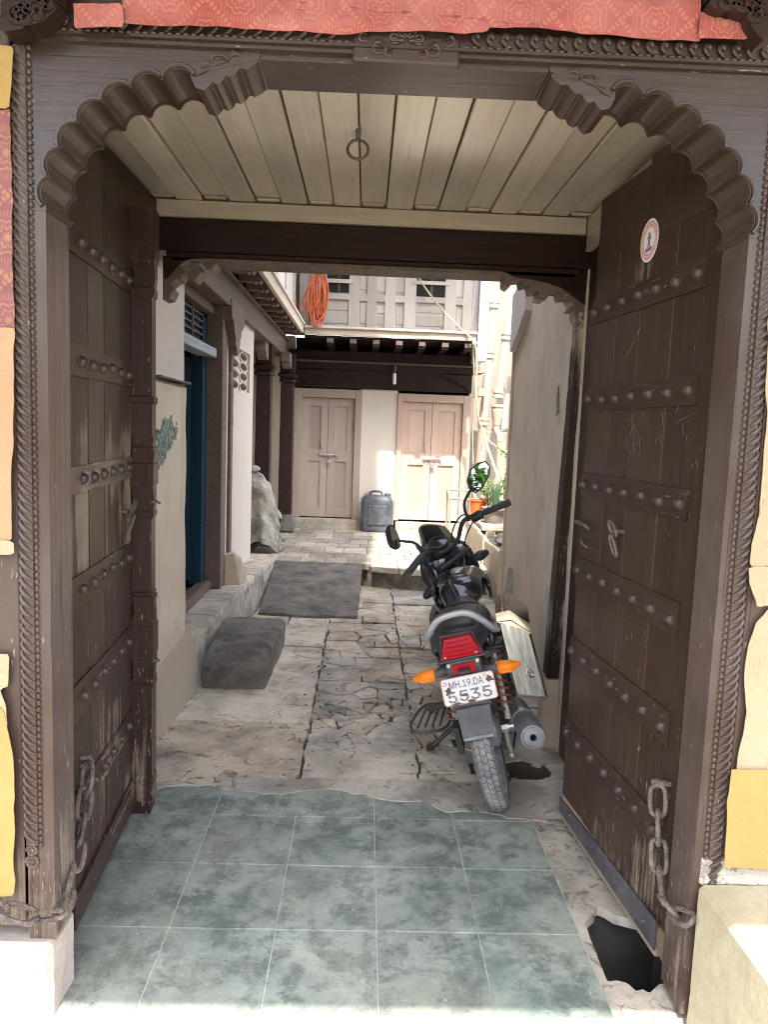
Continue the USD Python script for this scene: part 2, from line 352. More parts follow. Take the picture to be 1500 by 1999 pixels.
M['paving_b'] = stone('paving_stone_pale', (.66, .59, .485), (.40, .355, .29), spots=.6, vary=.15, bump=1., blot=.4, cracks=.6)
M['paving_c'] = stone('paving_stone_grey', (.52, .475, .405), (.28, .255, .22), spots=.8, vary=.15, bump=1., blot=.6, cracks=.8)
M['paving_d'] = stone('paving_stone_warm', (.55, .465, .36), (.30, .255, .20), spots=.7, vary=.15, bump=1., blot=.55, cracks=.8)
M['cutpaver_b'] = stone('courtyard_paver_pale', (.50, .46, .39), (.34, .305, .25), spots=.4, vary=.2, bump=.6, blot=.3)
M['cutpaver_c'] = stone('courtyard_paver_dark', (.37, .335, .28), (.22, .195, .16), spots=.6, vary=.2, bump=.6, blot=.5)
M['cutpaver'] = stone('courtyard_paver', (.45, .40, .32), (.28, .245, .19), spots=.5, vary=.26, bump=.6, blot=.4)
M['dirt'] = stone('dirt', (.085, .072, .06), (.045, .038, .032), vary=0., bump=.9)
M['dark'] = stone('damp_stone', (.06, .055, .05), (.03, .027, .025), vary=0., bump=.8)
M['step'] = stone('dark_step_stone', (.20, .18, .16), (.085, .076, .068), spots=.6, vary=0., bump=1., blot=.3)
M['damp'] = stone('damp_pavers', (.15, .125, .10), (.09, .075, .06), rough=.45, vary=0., bump=.4)
M['rubble'] = stone('rubble', (.25, .22, .18), (.11, .095, .08), vary=.5, bump=.9, scale=3.)
M['street'] = stone('street_concrete', (.39, .35, .26), (.30, .27, .20), vary=0., bump=.3)
g = G(); p = g.pos(); rows = g.add('wave_texture', 'fac', wave_type='bands', bands_direction='y', vector=p, scale=9., distortion=3.5, detail=4., detail_scale=3.)
n1 = g.noise(p, 5., 5., .65); n2 = g.noise(g.map(p, (10., 90., 90.)), 1., 4., .6)
col = g.mix(g.ramp(n1, (.35, 0.), (.65, 1.)), (.060, .055, .050), (.19, .172, .15)); col = g.mix(g.m('multiply', g.ramp(n2, (.5, 0.), (.7, 1.)), .6), col, (.24, .222, .195))
M['ramp'] = g.done('ribbed_slab', g.bsdf(base_color=col, roughness=.85, normal=g.bump(g.m('add', n2, g.m('multiply', rows, .5)), .6, .008)))
# green floor tile: cloudy green-grey with dark smudges and pale scuffs
for key, nm_, k0 in (('tile', 'green_tile', 1.), ('tile_b', 'green_tile_dark', .88), ('tile_c', 'green_tile_pale', 1.1)):
    g = G(); p = g.pos(); a = g.noise(p, 3.4, 8., .70, .15); b = g.noise(p, 8., 8., .76, .2); fin = g.noise(p, 85., 5., .7); s = g.noise(g.map(p, (26., 70., 26.), (0, 0, .6)), 1., 5., .7, .3)
    col = g.mix(g.ramp(a, (.34, 0.), (.64, 1.)), (.115, .150, .135), (.265, .300, .268))
    col = g.mix(g.m('multiply', g.ramp(b, (.46, 0.), (.58, 1.)), .78), col, (.060, .078, .072))
    dd = g.noise(p, 1.6, 6., .68, .2); col = g.mix(g.m('multiply', g.ramp(dd, (.46, 0.), (.64, 1.)), .55), col, (.29, .285, .24))
    spk = g.noise(p, 42., 6., .75); col = g.mix(g.m('multiply', g.ramp(spk, (.56, 0.), (.64, 1.)), g.m('multiply', g.ramp(b, (.42, 0.), (.56, 1.)), .75)), col, (.055, .07, .064))
    col = g.mix(g.m('multiply', g.ramp(fin, (.5, 0.), (.72, 1.)), .4), col, (.11, .13, .12))
    col = g.mix(g.m('multiply', g.ramp(s, (.60, 0.), (.72, 1.)), .45), col, (.42, .45, .41))
    sc1 = g.noise(g.map(p, (6., 190., 6.), (0, 0, .5)), 1., 3., .5); sc2 = g.noise(g.map(p, (190., 7., 6.), (0, 0, .25)), 1., 3., .5)
    scr = g.m('multiply', g.m('maximum', g.ramp(sc1, (.70, 0.), (.73, 1.)), g.ramp(sc2, (.70, 0.), (.73, 1.))), g.ramp(g.noise(p, 4.5, 3.), (.48, 0.), (.58, 1.)))
    col = g.mix(g.m('multiply', scr, .55), col, (.50, .53, .49))
    chp = g.m('multiply', g.ramp(g.noise(p, 60., 3., .6), (.70, 0.), (.72, 1.)), g.ramp(a, (.48, 0.), (.56, 1.))); col = g.mix(chp, col, (.58, .60, .56))
    k = g.m('multiply', 1., k0); col = g.mix(1., col, g.add('combine_xyz', 'vector', x=k, y=k, z=k), 'multiply')
    M[key] = g.done(nm_, g.bsdf(base_color=col, roughness=g.m('multiply_add', b, .5, .28), normal=g.bump(g.m('add', fin, b), .14, .003)))
M['grout'] = plain('grout', (.36, .39, .355), .9, vary=.3, scale=30., local=False)
M['iron'] = plain('rusty_iron', (.13, .105, .092), .6, .4, .9, .6, scale=110., local=False)
M['stud'] = plain('painted_iron_stud', (.050, .036, .031), .36, .25, .3, .3, local=False)
M['kick'] = plain('kick_plate_metal', (.085, .078, .085), .5, .5, .2, .4, scale=30., local=False)
M['blue'] = wood('blue_door_paint', (.006, .030, .047), worn=(.012, .045, .06), axis=2, wear=.1, rough=.45, chips=.1)
M['bluegrey'] = wood('grey_blue_lintel', (.30, .33, .34), worn=(.42, .42, .40), axis=1, wear=.3, rough=.6, chips=.2)
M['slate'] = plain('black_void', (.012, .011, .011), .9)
M['slat'] = plain('louvre_slat', (.045, .042, .042), .5)
M['steel'] = plain('galvanised_steel', (.45, .43, .41), .4, .8, .1, .2, local=False)
M['bulb'] = plain('white_glass_bulb', (.75, .75, .73), .3)
M['redcloth'] = cloth('red_brocade', (.27, .055, .050), (.44, .22, .13), (.33, .12, .115), .15)
M['maroon'] = cloth('maroon_brocade', (.17, .06, .07), (.40, .25, .09), (.23, .09, .09), .18)
M['peach'] = cloth('peach_cloth', (.33, .195, .10), (.37, .26, .15), (.35, .225, .13), .15)
M['yellow'] = cloth('yellow_paper', (.31, .20, .06), (.33, .235, .09), (.32, .22, .075), .15)
M['paper'] = cloth('cream_paper', (.33, .262, .165), (.30, .19, .11), (.36, .29, .19), .12)
M['orangepvc'] = plain('orange_hose', (.48, .105, .035), .38, vary=.15, scale=20.)
M['rope'] = plain('pale_rope', (.50, .42, .26), .8, vary=.25)
M['palepipe'] = plaster('pale_pipe_paint', (.36, .30, .24), (.22, .155, .10), .6, .2)
M['stain_green'] = plain('green_paint_smear', (.15, .20, .165), .85, vary=.35, scale=40., local=False)
g = G(); p = g.pos(); n = g.noise(p, 7., 5., .6, .8); n2 = g.noise(p, 26., 4., .6, .6); n3 = g.noise(p, 200., 2.)
M['tarp'] = g.done('grey_canvas', g.bsdf(base_color=g.mix(g.ramp(n, (.38, 0.), (.62, 1.)), (.30, .265, .21), (.46, .44, .40)), roughness=.85, normal=g.bump(g.m('add', g.m('multiply', n, 2.), g.m('multiply_add', n2, .8, g.m('multiply', n3, .08))), .8, .03)))
M['drum'] = plain('blue_black_drum', (.060, .068, .078), .5, bump=.1, vary=.6, scale=14., local=False)
M['rubber'] = plain('tyre_rubber', (.045, .046, .048), .75, bump=.3, vary=.35, scale=50.)
M['terracotta'] = plain('terracotta', (.38, .15, .075), .8, bump=.2, vary=.2, local=False)
M['orange'] = plain('orange_plastic', (.75, .14, .03), .4)
M['greypot'] = plain('cement_pot', (.22, .19, .16), .85, bump=.3, vary=.25, local=False)
def leafmat(name, c, t):
    g = G(); p = g.pos(); n = g.noise(p, 14., 3.); col = g.mix(n, c3(c, .65), c3(c, 1.4))
    d = g.bsdf(base_color=col, roughness=.5); tr = g.add('translucent_bsdf', 'BSDF', color=t)
    return g.done(name, g.add('mix_closure', 'closure', fac=.3, closure1=d, closure2=tr))
M['leafgreen'] = leafmat('plant_leaf', (.085, .15, .035), (.18, .30, .06))
M['aloe'] = leafmat('aloe_leaf', (.10, .17, .09), (.1, .2, .08))
M['tree'] = leafmat('tree_leaf', (.05, .11, .03), (.12, .25, .05))
# ================================================================== the setting: ground, street, floors
rng = random.Random(7); nrg = np.random.default_rng(7)
ground = obj('ground', slab(sbox(-60, -60, 60, 60), -.52, -.45), M['dirt'], kind='structure', smooth=False)
LE, RE = -.735, .867                                   # the gate opening's edges
PIT = Polygon([tuple(P(px, py, z=0)[:2]) for px, py in ((1142, 1800), (1150, 1825), (1168, 1870), (1187, 1915), (1205, 1912), (1227, 1917), (1243, 1932), (1256, 1928), (1268, 1936))]+[(.868, 1.885), (.93, 1.89), (.93, 2.14), (.83, 2.18)]+[tuple(P(px, py, z=0)[:2]) for px, py in ((1199, 1784), (1178, 1770), (1164, 1765), (1160, 1782))])
HOLE = Polygon([(.70, 3.12), (.74, 3.10), (.82, 3.09), (.88, 3.16), (.87, 3.25), (.78, 3.29), (.69, 3.25)])
street = obj('street', slab(sbox(-14, -9, 14, 1.748), -.2, -.004), M['street'], kind='structure', smooth=False)
bed = sbox(-1.3, 1.75, 1.4, 7.2).difference(PIT.buffer(.01)).difference(HOLE.buffer(.01))
floor = thing('passage_floor', kind='structure')
obj('tile_bed', slab(sbox(-1.0, 1.75, .705, 3.0), -.15, -.0035), M['grout'], floor, smooth=False)
xs = [-.853, -.538, -.22, .083, .39, .700]; ys = [1.752, 2.075, 2.405, 2.725, 2.995]
for i in range(5):
    for j in range(4):
        lo = A([xs[i]+.002, ys[j]+.002, -.02]); hi = A([xs[i+1]-.002, ys[j+1]-.002, rng.uniform(-.0006, .0006)])
        obj('tile', box(lo, hi, .0015), M['tile'+rng.choice(['', '_b', '_c'])], floor, smooth=False)
# cement apron right of the tiles, with the open drain in it
def wobble(pts, amp=.012, step=.03, seed=1):
    ring = Polygon(pts).exterior; n = int(ring.length/step); out = []
    for i in range(n):
        q = ring.interpolate(i*step); t = A([q.x, q.y, .0]); d = A([meshkit.noise(t*11, seed)-.5, meshkit.noise(t*11, seed+9)-.5])*2*amp
        d += A([meshkit.noise(t*34, seed)-.5, meshkit.noise(t*34, seed+9)-.5])*amp; out.append((q.x+d[0], q.y+d[1]))
    return Polygon(out).buffer(0)
apron = Polygon([(.7025, 1.752), (1.0, 1.752), (1.0, 3.02), (.7025, 3.02)]).difference(wobble(PIT.exterior.coords, .003, .012))
apron = apron.difference(LineString([(.705, 2.43), (.78, 2.425), (.86, 2.44)]).buffer(.005))
obj('cement_apron', slab(apron, -.035, -.002), M['cement'], floor, smooth=False)
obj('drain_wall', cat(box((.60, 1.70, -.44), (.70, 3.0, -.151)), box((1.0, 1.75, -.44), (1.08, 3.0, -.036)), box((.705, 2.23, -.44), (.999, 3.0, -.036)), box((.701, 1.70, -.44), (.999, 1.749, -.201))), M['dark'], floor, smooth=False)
# the ragged cement edge where tiles meet paving
edge = wobble([(-.86, 2.86), (-.70, 2.95), (-.60, 2.955), (-.45, 2.90), (-.28, 2.89), (-.1, 2.935), (.04, 2.915), (.15, 2.86), (.30, 2.865), (.38, 2.80), (.52, 2.79), (.62, 2.735), (.70, 2.735), (.88, 2.70), (.90, 3.03), (.4, 3.04), (-.9, 3.04)], .018, .02, 3)
obj('cement_edge', slab(edge.difference(HOLE), -.02, .004), M['cement'], floor, smooth=False)
# ---- cracked stone paving
paving = thing('stone_paving', kind='structure')
obj('dirt_bed', rough((slab(sbox(-1.02, 2.99, 1.35, 7.06).difference(HOLE), -.12, -.016)), .004, 9., 3, .12), M['dirt'], paving)
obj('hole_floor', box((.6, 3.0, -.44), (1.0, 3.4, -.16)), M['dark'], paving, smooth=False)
area = Polygon([(-1.0, 2.97), (.99, 2.97), (1.24, 6.4), (1.24, 6.99), (-.78, 6.99), (-.93, 4.2)])
def pieces(region, seeds, gap, seed):
    """The region broken into stones round seed points, with uneven joints."""
    out = []
    for c in voronoi_diagram(MultiPoint(seeds), envelope=region.envelope.buffer(1)).geoms:
        q = c.intersection(region)
        for h in getattr(q, 'geoms', [q]):
            if h.geom_type == 'Polygon' and h.area > .0008: out.append(h)
    return out
bands = []     # (x0, x1, list of y cuts, crack density)
def cuts(y0, y1, lo, hi): 
    v = [y0]
    while v[-1] < y1-.2: v.append(v[-1]+rng.uniform(lo, hi))
    v[-1] = y1; return v
xl = lambda y: -1.0
cols = [(-1.05, -.235, [2.9, 3.62, 4.32, 4.95, 5.5, 6.1, 7.0]), (-.235, .285, [2.9, 3.42, 3.70, 4.28, 4.75, 5.12, 5.62, 6.3, 7.0]), (.285, 1.4, [2.9, 3.25, 3.6, 3.95, 4.4, 5.0, 5.6, 6.25, 7.0])]
crack = [(-.24, .29, 3.58, 4.05, 44), (.1, .29, 4.0, 4.3, 5), (.29, .52, 3.3, 4.5, 30), (.52, .95, 3.2, 4.6, 12), (.05, .9, 5.1, 5.4, 12), (-.5, .28, 5.95, 6.1, 4), (-.24, .0, 4.6, 4.8, 5)]
stones = []
for x0, x1, yy in cols:
    for y0, y1 in zip(yy[:-1], yy[1:]):
        slabp = sbox(x0, y0, x1, y1).intersection(area)
        if slabp.is_empty: continue
        slabp = slabp.buffer(-.0015)
        seeds = []
        for cx0, cx1, cy0, cy1, n in crack:
            b = sbox(cx0, cy0, cx1, cy1)
            ov = b.intersection(slabp)
            if ov.area < .004: continue
            for _ in range(max(2, int(n*ov.area/b.area))):
                bx = ov.bounds; q = Point(rng.uniform(bx[0], bx[2]), rng.uniform(bx[1], bx[3]))
                if ov.contains(q): seeds.append((q.x, q.y))
        if len(seeds) < 2:
            stones.append((slabp, False)); continue
        bx = slabp.bounds; span = (bx[2]-bx[0])
        for fx in (.25, .75):                          # and the large whole remainder of the slab
            for fy in (.3, .8):
                q = (bx[0]+fx*span, bx[1]+fy*(bx[3]-bx[1]))
                if min(math.hypot(q[0]-s[0], q[1]-s[1]) for s in seeds) > .12: seeds.append(q)
        for h in pieces(slabp, seeds, .006, 1): stones.append((h, True))
for i, (h, broken) in enumerate(stones):
    h = h.difference(HOLE.buffer(.005)).difference(sbox(-.85, 4.14, -.54, 4.90)) if broken or True else h
    for q in getattr(h, 'geoms', [h]):
        if q.is_empty or q.geom_type != 'Polygon' or q.area < .0007: continue
        q = q.buffer(-(.002 if broken else .0015)-(.010*rng.random()**3 if broken else .0015))
        for w_ in getattr(q, 'geoms', [q]):
            if w_.is_empty or w_.area < .0006: continue
            w2 = wobble(w_.exterior.coords, .009 if broken else .010, .022 if broken else .035, i).simplify(.0015)
            w2 = max(getattr(w2, 'geoms', [w2]), key=lambda k: k.area)
            if w2.is_empty or w2.area < .0005: continue
            top = rng.uniform(-.006, .005) - (.007*rng.random() if broken else 0)
            m = slab(w2, -.03, top); v = m[0]; hi = v[:, 2] > -.01
            c = v[:, :2].mean(0); tx, ty = rng.uniform(-.014, .014), rng.uniform(-.010, .010)
            v[hi, 2] += (v[hi, 0]-c[0])*tx + (v[hi, 1]-c[1])*ty
            obj('paving_stone', m, M['paving'+rng.choice(['', '_b', '_c', '_d'])], paving, smooth=False)
# ---- raised courtyard of cut pavers with its rough riser
court = thing('courtyard_floor', kind='structure')
PE = [(-.80, 7.04), (.02, 7.04), (.10, 6.93), (.45, 6.80), (.80, 6.78), (1.22, 6.74), (1.22, 9.62), (-2.0, 9.62), (-2.0, 7.04)]
body = Polygon(PE)
obj('platform', rough(slab(body.buffer(-.03), -.1, .178), .02, 6., 5, .09), M['rubble'], court)
obj('side_bed', slab(sbox(1.19, 6.30, 2.6, 12.5), -.1, .17), M['rubble'], court, smooth=False)
y = 6.70; r = 0
while y < 9.6:
    dy = rng.uniform(.29, .34); x = -1.95 + (r % 2)*.12 + rng.uniform(-.02, .02)
    while x < 2.4:
        dx = rng.uniform(.20, .27); q = sbox(x, y, x+dx, y+dy).intersection(unary_union([body.buffer(.015), sbox(1.1, 6.9, 2.5, 12)])).buffer(-.004)
        if not q.is_empty and q.geom_type == 'Polygon' and q.area > .006 and not (x > 1.25 and y > 9.5):
            t = .2+rng.uniform(-.003, .003); q = wobble(q.exterior.coords, .003, .04, r).simplify(.001)
            if q.geom_type == 'Polygon': obj('paver', slab(q, .15, t), M['cutpaver'+rng.choice(['', '_b', '_c'])], court, smooth=False)
        x += dx
    y += dy; r += 1
# ribbed slab laid as a ramp and the block step
rs = [P(505, 1195, z=.02), P(697, 1203, z=.02), P(707, 1100, z=.215), P(540, 1094, z=.215)]
t4 = A(rs); dn = A([0, 0, -.085])
rampm = rough(hull(np.vstack([t4, t4+dn, (t4[:1]+t4[1:2])/2+[0, -.02, -.01]])), .011, 17., 2, .035)
obj('ramp_slab', rampm, M['ramp'], label='dark ribbed stone slab laid as a ramp up to the courtyard', cat='ramp')
bl = hull([(-.868, 4.10, 0), (-.525, 4.10, 0), (-.51, 4.96, 0), (-.90, 4.93, 0), (-.865, 4.12, .185), (-.55, 4.125, .19), (-.535, 4.93, .20), (-.895, 4.91, .2), (-.525, 4.17, .165), (-.50, 4.9, .175), (-.868, 4.085, .13), (-.54, 4.075, .12)])
obj('step_block', rough((bl[0]-[0, 0, .012]*(bl[0][:, 2:] < .01), bl[1]), .009, 14., 4, .03), M['step'], label='rounded dark stone block lying as a step before the plinth', cat='stone step')
# plinth along the left house
plinth = thing('plinth', 'low cream plinth with cracked stone capping under the blue doorway', 'plinth')
obj('base', rough(hull([(-.935, 4.02, -.01), (-.80, 6.95, -.01), (-1.6, 6.95, -.01), (-1.6, 4.02, -.01), (-.955, 4.02, .25), (-.82, 6.95, .23), (-1.6, 6.95, .25), (-1.6, 4.02, .25)]), .016, 8., 8, .06), M['cement'], plinth)
cap = Polygon([(-.94, 4.03), (-.915, 5.0), (-.80, 7.02), (-1.62, 7.02), (-1.62, 4.03)])
for k, h in enumerate(pieces(cap, [(-1.05, 4.4), (-1.45, 4.45), (-1.0, 5.0), (-1.4, 5.1), (-.93, 5.32), (-1.1, 5.45), (-1.0, 5.75), (-1.35, 5.8), (-.95, 6.3), (-1.3, 6.4), (-.9, 6.8), (-1.3, 6.9)], .004, 2)):
    q = wobble(h.buffer(-.003).exterior.coords, .006, .05, k).simplify(.001)
    if q.geom_type == 'Polygon': obj('cap_stone', slab(q, .23, .27+rng.uniform(-.003, .003)), M['paving'], plinth, smooth=False)

# ================================================================== the gate house (walls, storeys, eave above the picture)
gh = thing('gatehouse', 'old dark timber gatehouse whose passage leads to the courtyard', 'building')
obj('wall', box((-4.5, 1.80, 2.60), (4.5, 3.40, 7.0)), M['cream'], gh, smooth=False)
obj('wall', box((-1.02, 3.4015, 2.376), (1.03, 3.558, 2.598)), M['cream'], gh, smooth=False)
obj('upper_storey', box((-4.5, 1.81, 7.001), (-.29, 3.39, 15.5)), M['cream'], gh, smooth=False)
obj('wall', box((-4.5, 1.80, -.4), (-.99, 3.36, 2.599)), M['cream'], gh, smooth=False)
obj('wall', box((1.02, 1.80, -.4), (4.5, 3.36, 2.599)), M['cream'], gh, smooth=False)
ev = A([(1.80, 2.95), (1.80, 3.05), (.33, 2.86), (.33, 2.80)])
obj('eave', extr(Polygon([(-5, 0), (6, 0), (6, 1), (-5, 1)]), 0, 1) if False else hull(np.vstack([np.c_[np.full(4, x), ev] for x in (-5., 6.)])), M['ceil'], gh, smooth=False)
# passage side walls of boards behind the leaves
for sx, x0 in ((-1, -.985), (1, .965)):
    yy = np.linspace(2.02, 3.36, 7)
    for a, b in zip(yy[:-1], yy[1:]):
        obj('wall_board', box((x0, a+.003, .0), (x0+.02, b-.003, 2.40), .004), M['post'], gh, smooth=False)
# ---- plank ceiling
ce = thing('plank_ceiling', 'cream painted board ceiling of the gate passage', 'ceiling')
e = np.linspace(-.962, .962, 18)
for k, (a, b) in enumerate(zip(e[:-1], e[1:])):
    z0 = (2.447 if k % 2 else 2.459)+rng.uniform(-.002, .002)
    obj('plank', box((a+.001 if k % 2 else a+.003, 1.94, z0), (b-.001 if k % 2 else b-.003, 3.345, z0+.024 if k % 2 else 2.499), .003), M['ceil'], ce, smooth=False)
    if k % 2 == 0: obj('end_block', box((a+.010, 3.315, 2.450), (b-.010, 3.344, 2.4585), .003), M['ceilx'], ce, smooth=False)
obj('backing', box((-1.0, 1.94, 2.5005), (1.0, 3.40, 2.52)), M['beam'], ce, smooth=False)
obj('trim_board', box((-.935, 3.346, 2.376), (.935, 3.40, 2.446), .003), M['ceilx'], ce, smooth=False)
obj('side_board', box((.937, 2.0, 2.30), (.962, 3.345, 2.446), .003), M['ceil'], ce, smooth=False)
obj('side_board', box((-.962, 2.0, 2.30), (-.937, 3.345, 2.446), .003), M['post'], ce, smooth=False, label='dark brown side board')
rc = P(700, 258, z=2.44)
ring = thing('ceiling_ring', 'iron ring hanging from a staple in the ceiling boards', 'ring')
obj('staple', tube(bez([rc+[-.004, 0, .02], rc+[-.005, 0, -.015], rc+[0, 0, -.024], rc+[.005, 0, -.015], rc+[.004, 0, .02]], 5), .004, 6), M['iron'], ring)
th = np.linspace(0, 2*PI, 28, endpoint=False)
obj('hoop', tube(rc+A([0, .006, -.052])+np.c_[.033*np.cos(th), .010*np.sin(th), .033*np.sin(th)], .0048, 7, closed=True), M['iron'], ring)

# ================================================================== the carved gate frame
gf = thing('carved_gateway', 'carved dark brown timber gate frame with a scalloped arch', 'gateway')
def foils(cx, cz, rx, rz, a0, a1, n=7, r=.040, inset=.905):
    q = [affinity.scale(Point(0, 0).buffer(1, 48), rx*.91, rz*.91)]
    for k in range(n):
        t = a0+(a1-a0)*(k+.5)/n; q.append(Point(rx*inset*math.cos(t), rz*inset*math.sin(t)).buffer(r, 14))
    return affinity.translate(unary_union(q), cx, cz)
LT = 2.300
def corbel(sgn, x):   # wave-bottomed bracket between the arch and the lintel; x = outer end
    pts = [(0, -.045), (.010, -.066), (.030, -.072), (.040, -.062), (.046, -.052), (.056, -.058), (.068, -.052), (.076, -.038), (.086, -.040), (.098, -.034), (.108, -.020), (.122, -.023), (.140, -.012), (.152, .001), (0, .001)]
    return Polygon([(x+sgn*a, LT+b) for a, b in pts]).buffer(-.004, 4).buffer(.008, 4).buffer(-.004, 4)
openL = foils(-.405, 1.965, .335, .295, PI, PI/2); openR = foils(.525, 1.975, .345, .298, 0, PI/2)
DEP, DJ = -.15, -.128
mid = .055
obj('jamb', GATE(extr(Polygon([(-.80, .20), (LE, .20), (LE, 1.955), (-.80, 1.955)]), DJ, 0)), M['gate'], gf, smooth=False)
obj('jamb', GATE(extr(Polygon([(RE, .02), (.935, .02), (.935, 1.965), (RE, 1.965)]), DJ, 0)), M['gate'], gf, smooth=False)
spL = Polygon([(-.80, 1.9555), (LE, 1.9555), (-.40, 1.9555), (-.262, LT), (-.262, LT+.0195), (-.80, LT+.0195)]).difference(openL).difference(sbox(LE+.0005, 1.5, -.25, 1.97)).difference(Polygon([(-.405, 1.9), (-.405, LT-.04), (-.262, LT+.0), (-.2, 1.9)]))
spR = Polygon([(.935, 1.9655), (RE, 1.9655), (.52, 1.9655), (.382, LT+.01), (.382, LT+.02), (.935, LT+.02)]).difference(openR).difference(sbox(.2, 1.5, RE-.0005, 1.98)).difference(Polygon([(.525, 1.9), (.525, LT-.03), (.38, LT+.005), (.3, 1.9)]))
for sp, op, cxz in ((spL, openL, (-.405, 1.965)), (spR, openR, (.525, 1.975))):
    sp = max(getattr(sp, 'geoms', [sp]), key=lambda k: k.area)
    obj('spandrel', GATE(extr(sp, DEP, .0)), M['gate_x'], gf, smooth=25)
    # raised lip round each foil, front and back
    arc = op.exterior; pts = A(arc.coords)
    sgn = -1 if cxz[0] < 0 else 1
    keep = [(q[0], q[1]) for q in pts if (q[0]-cxz[0])*sgn > .0 and q[1] > cxz[1]]
    keep.sort(key=lambda q: math.atan2(q[1]-cxz[1], abs(q[0]-cxz[0])))
    K = A(keep); off = A([[sgn*.008*abs(math.cos(t)), .008*math.sin(t)] for t in [math.atan2(q[1]-cxz[1], abs(q[0]-cxz[0])) for q in keep]])
    for n_, nm in ((.002, 'foil_lip'), (DEP, 'foil_lip')):
        path = np.c_[K[:, 0]+off[:, 0]*(1 if n_ > 0 else .2), np.full(len(K), n_), K[:, 1]+off[:, 1]*(1 if n_ > 0 else .2)]
        obj(nm, GATE(tube(path, .0055, 6)), M['gate_x'], gf)
    # a moulded ridge along every foil hollow near the back
for sgn, x in ((1, -.414), (-1, .534)):
    obj('corbel', GATE(extr(corbel(sgn, x), DEP+.01, -.001)), M['gate_x'], gf, smooth=25)
    f0 = [GATE(tube([(x+sgn*(.01+.035*k), .0, LT-.040+.020*k), (x+sgn*(.025+.035*k), .003, LT-.03+.02*k), (x+sgn*(.042+.035*k), .0, LT-.022+.014*k)], [.003, .0065, .003], 6)) for k in range(3)]
    th = np.linspace(0, 3.2*PI, 30); rr = .022*np.exp(-th*.16)
    f0.append(GATE(tube(np.c_[x+sgn*(.06+rr*np.cos(th)), np.full(30, .001), LT-.008+rr*np.sin(th)*.6], .0045, 6)))
    obj('corbel_carving', cat(f0), M['gate_x'], gf)
obj('lintel', GATE(extr(Polygon([(-.2615, LT), (.3815, LT+.004), (.3815, LT+.032), (-.2615, LT+.032)]), DEP, -.004)), M['gate_x'], gf, smooth=False)
obj('lintel_board', GATE(extr(Polygon([(-.82, 2.3205), (.95, 2.3305), (.95, 2.60), (-.82, 2.60)]), DEP+.02, -.012)), M['gate_x'], gf, smooth=False)
# moulded bands above the lintel
def zt(x): return 2.306+.0055*(x+.8)                        # the mouldings rise a little to the right
def hband(z0, z1, d, nm, a=-.79, b=.92, mat='gate_x'):
    obj(nm, GATE(extr(Polygon([(a, zt(a)+z0), (b, zt(b)+z0), (b, zt(b)+z1), (a, zt(a)+z1)]), -.01, d)), M[mat], gf, smooth=False)
hband(.006, .0155, .012, 'fillet', -.79, .92); hband(.016, .022, .022, 'bead_band'); hband(.0225, .058, .014, 'carved_band_ground')
bead, leafs = [], []
for k in range(96):
    x = -.77+k*.0175
    if -.065 < x < .182: continue
    bead.append(GATE(blob((x, .021, zt(x)+.024), (.0065, .005, .004), 1)))
for k in range(52):
    x = -.75+k*.0322
    if -.08 < x < .185: continue
    s = 1 if x < .05 else -1
    pth = bez([(x-s*.012, .016, zt(x)+.028), (x, .020, zt(x)+.032), (x+s*.010, .021, zt(x)+.044), (x+s*.004, .019, zt(x)+.053), (x-s*.004, .017, zt(x)+.048)], 4)
    leafs.append(GATE(tube(pth, np.linspace(.003, .0062, len(pth)), 6)))
obj('bead_row', cat(bead), M['gate_x'], gf, kind='stuff'); obj('carved_leaf_row', cat(leafs), M['gate_x'], gf, kind='stuff')
# carved rosette panel in the middle of the lintel
ro = [GATE(box((-.058, -.01, 2.300), (.178, .0185, 2.372), .004))]
for s in (-1, 1):
    for cx, cz, r0, turns, a0 in ((.028, 2.352, .017, 2.6, 0.), (.062, 2.330, .020, 2.8, 1.), (.095, 2.350, .015, 2.4, 2.2), (.04, 2.322, .011, 2., 3.)):
        th = np.linspace(0, turns*PI, 26); rr = r0*(1-th/(turns*PI)*.8)
        ro.append(GATE(tube(np.c_[mid+.005+s*(cx+rr*np.cos(th+a0)), .017+.006*np.linspace(0, 1, 26), cz+rr*np.sin(th+a0)], np.linspace(.0035, .005, 26), 6)))
    for k in range(5):
        t = -.2+k*.42; ro.append(GATE(blob((mid+.005+s*(.014+.012*math.cos(t)), .018, 2.342+.022*math.sin(t)), (.011, .007, .0045), 1, rotm([0, 1, 0], -t*s if s > 0 else t))))
for k in range(7):
    t = PI*k/6; ro.append(GATE(blob((mid+.005+.012*math.cos(t), .02, 2.343+.016*math.sin(t)), (.010, .007, .0045), 1, rotm([0, 1, 0], -t))))
obj('carved_rosette', cat(ro), M['gate_x'], gf)
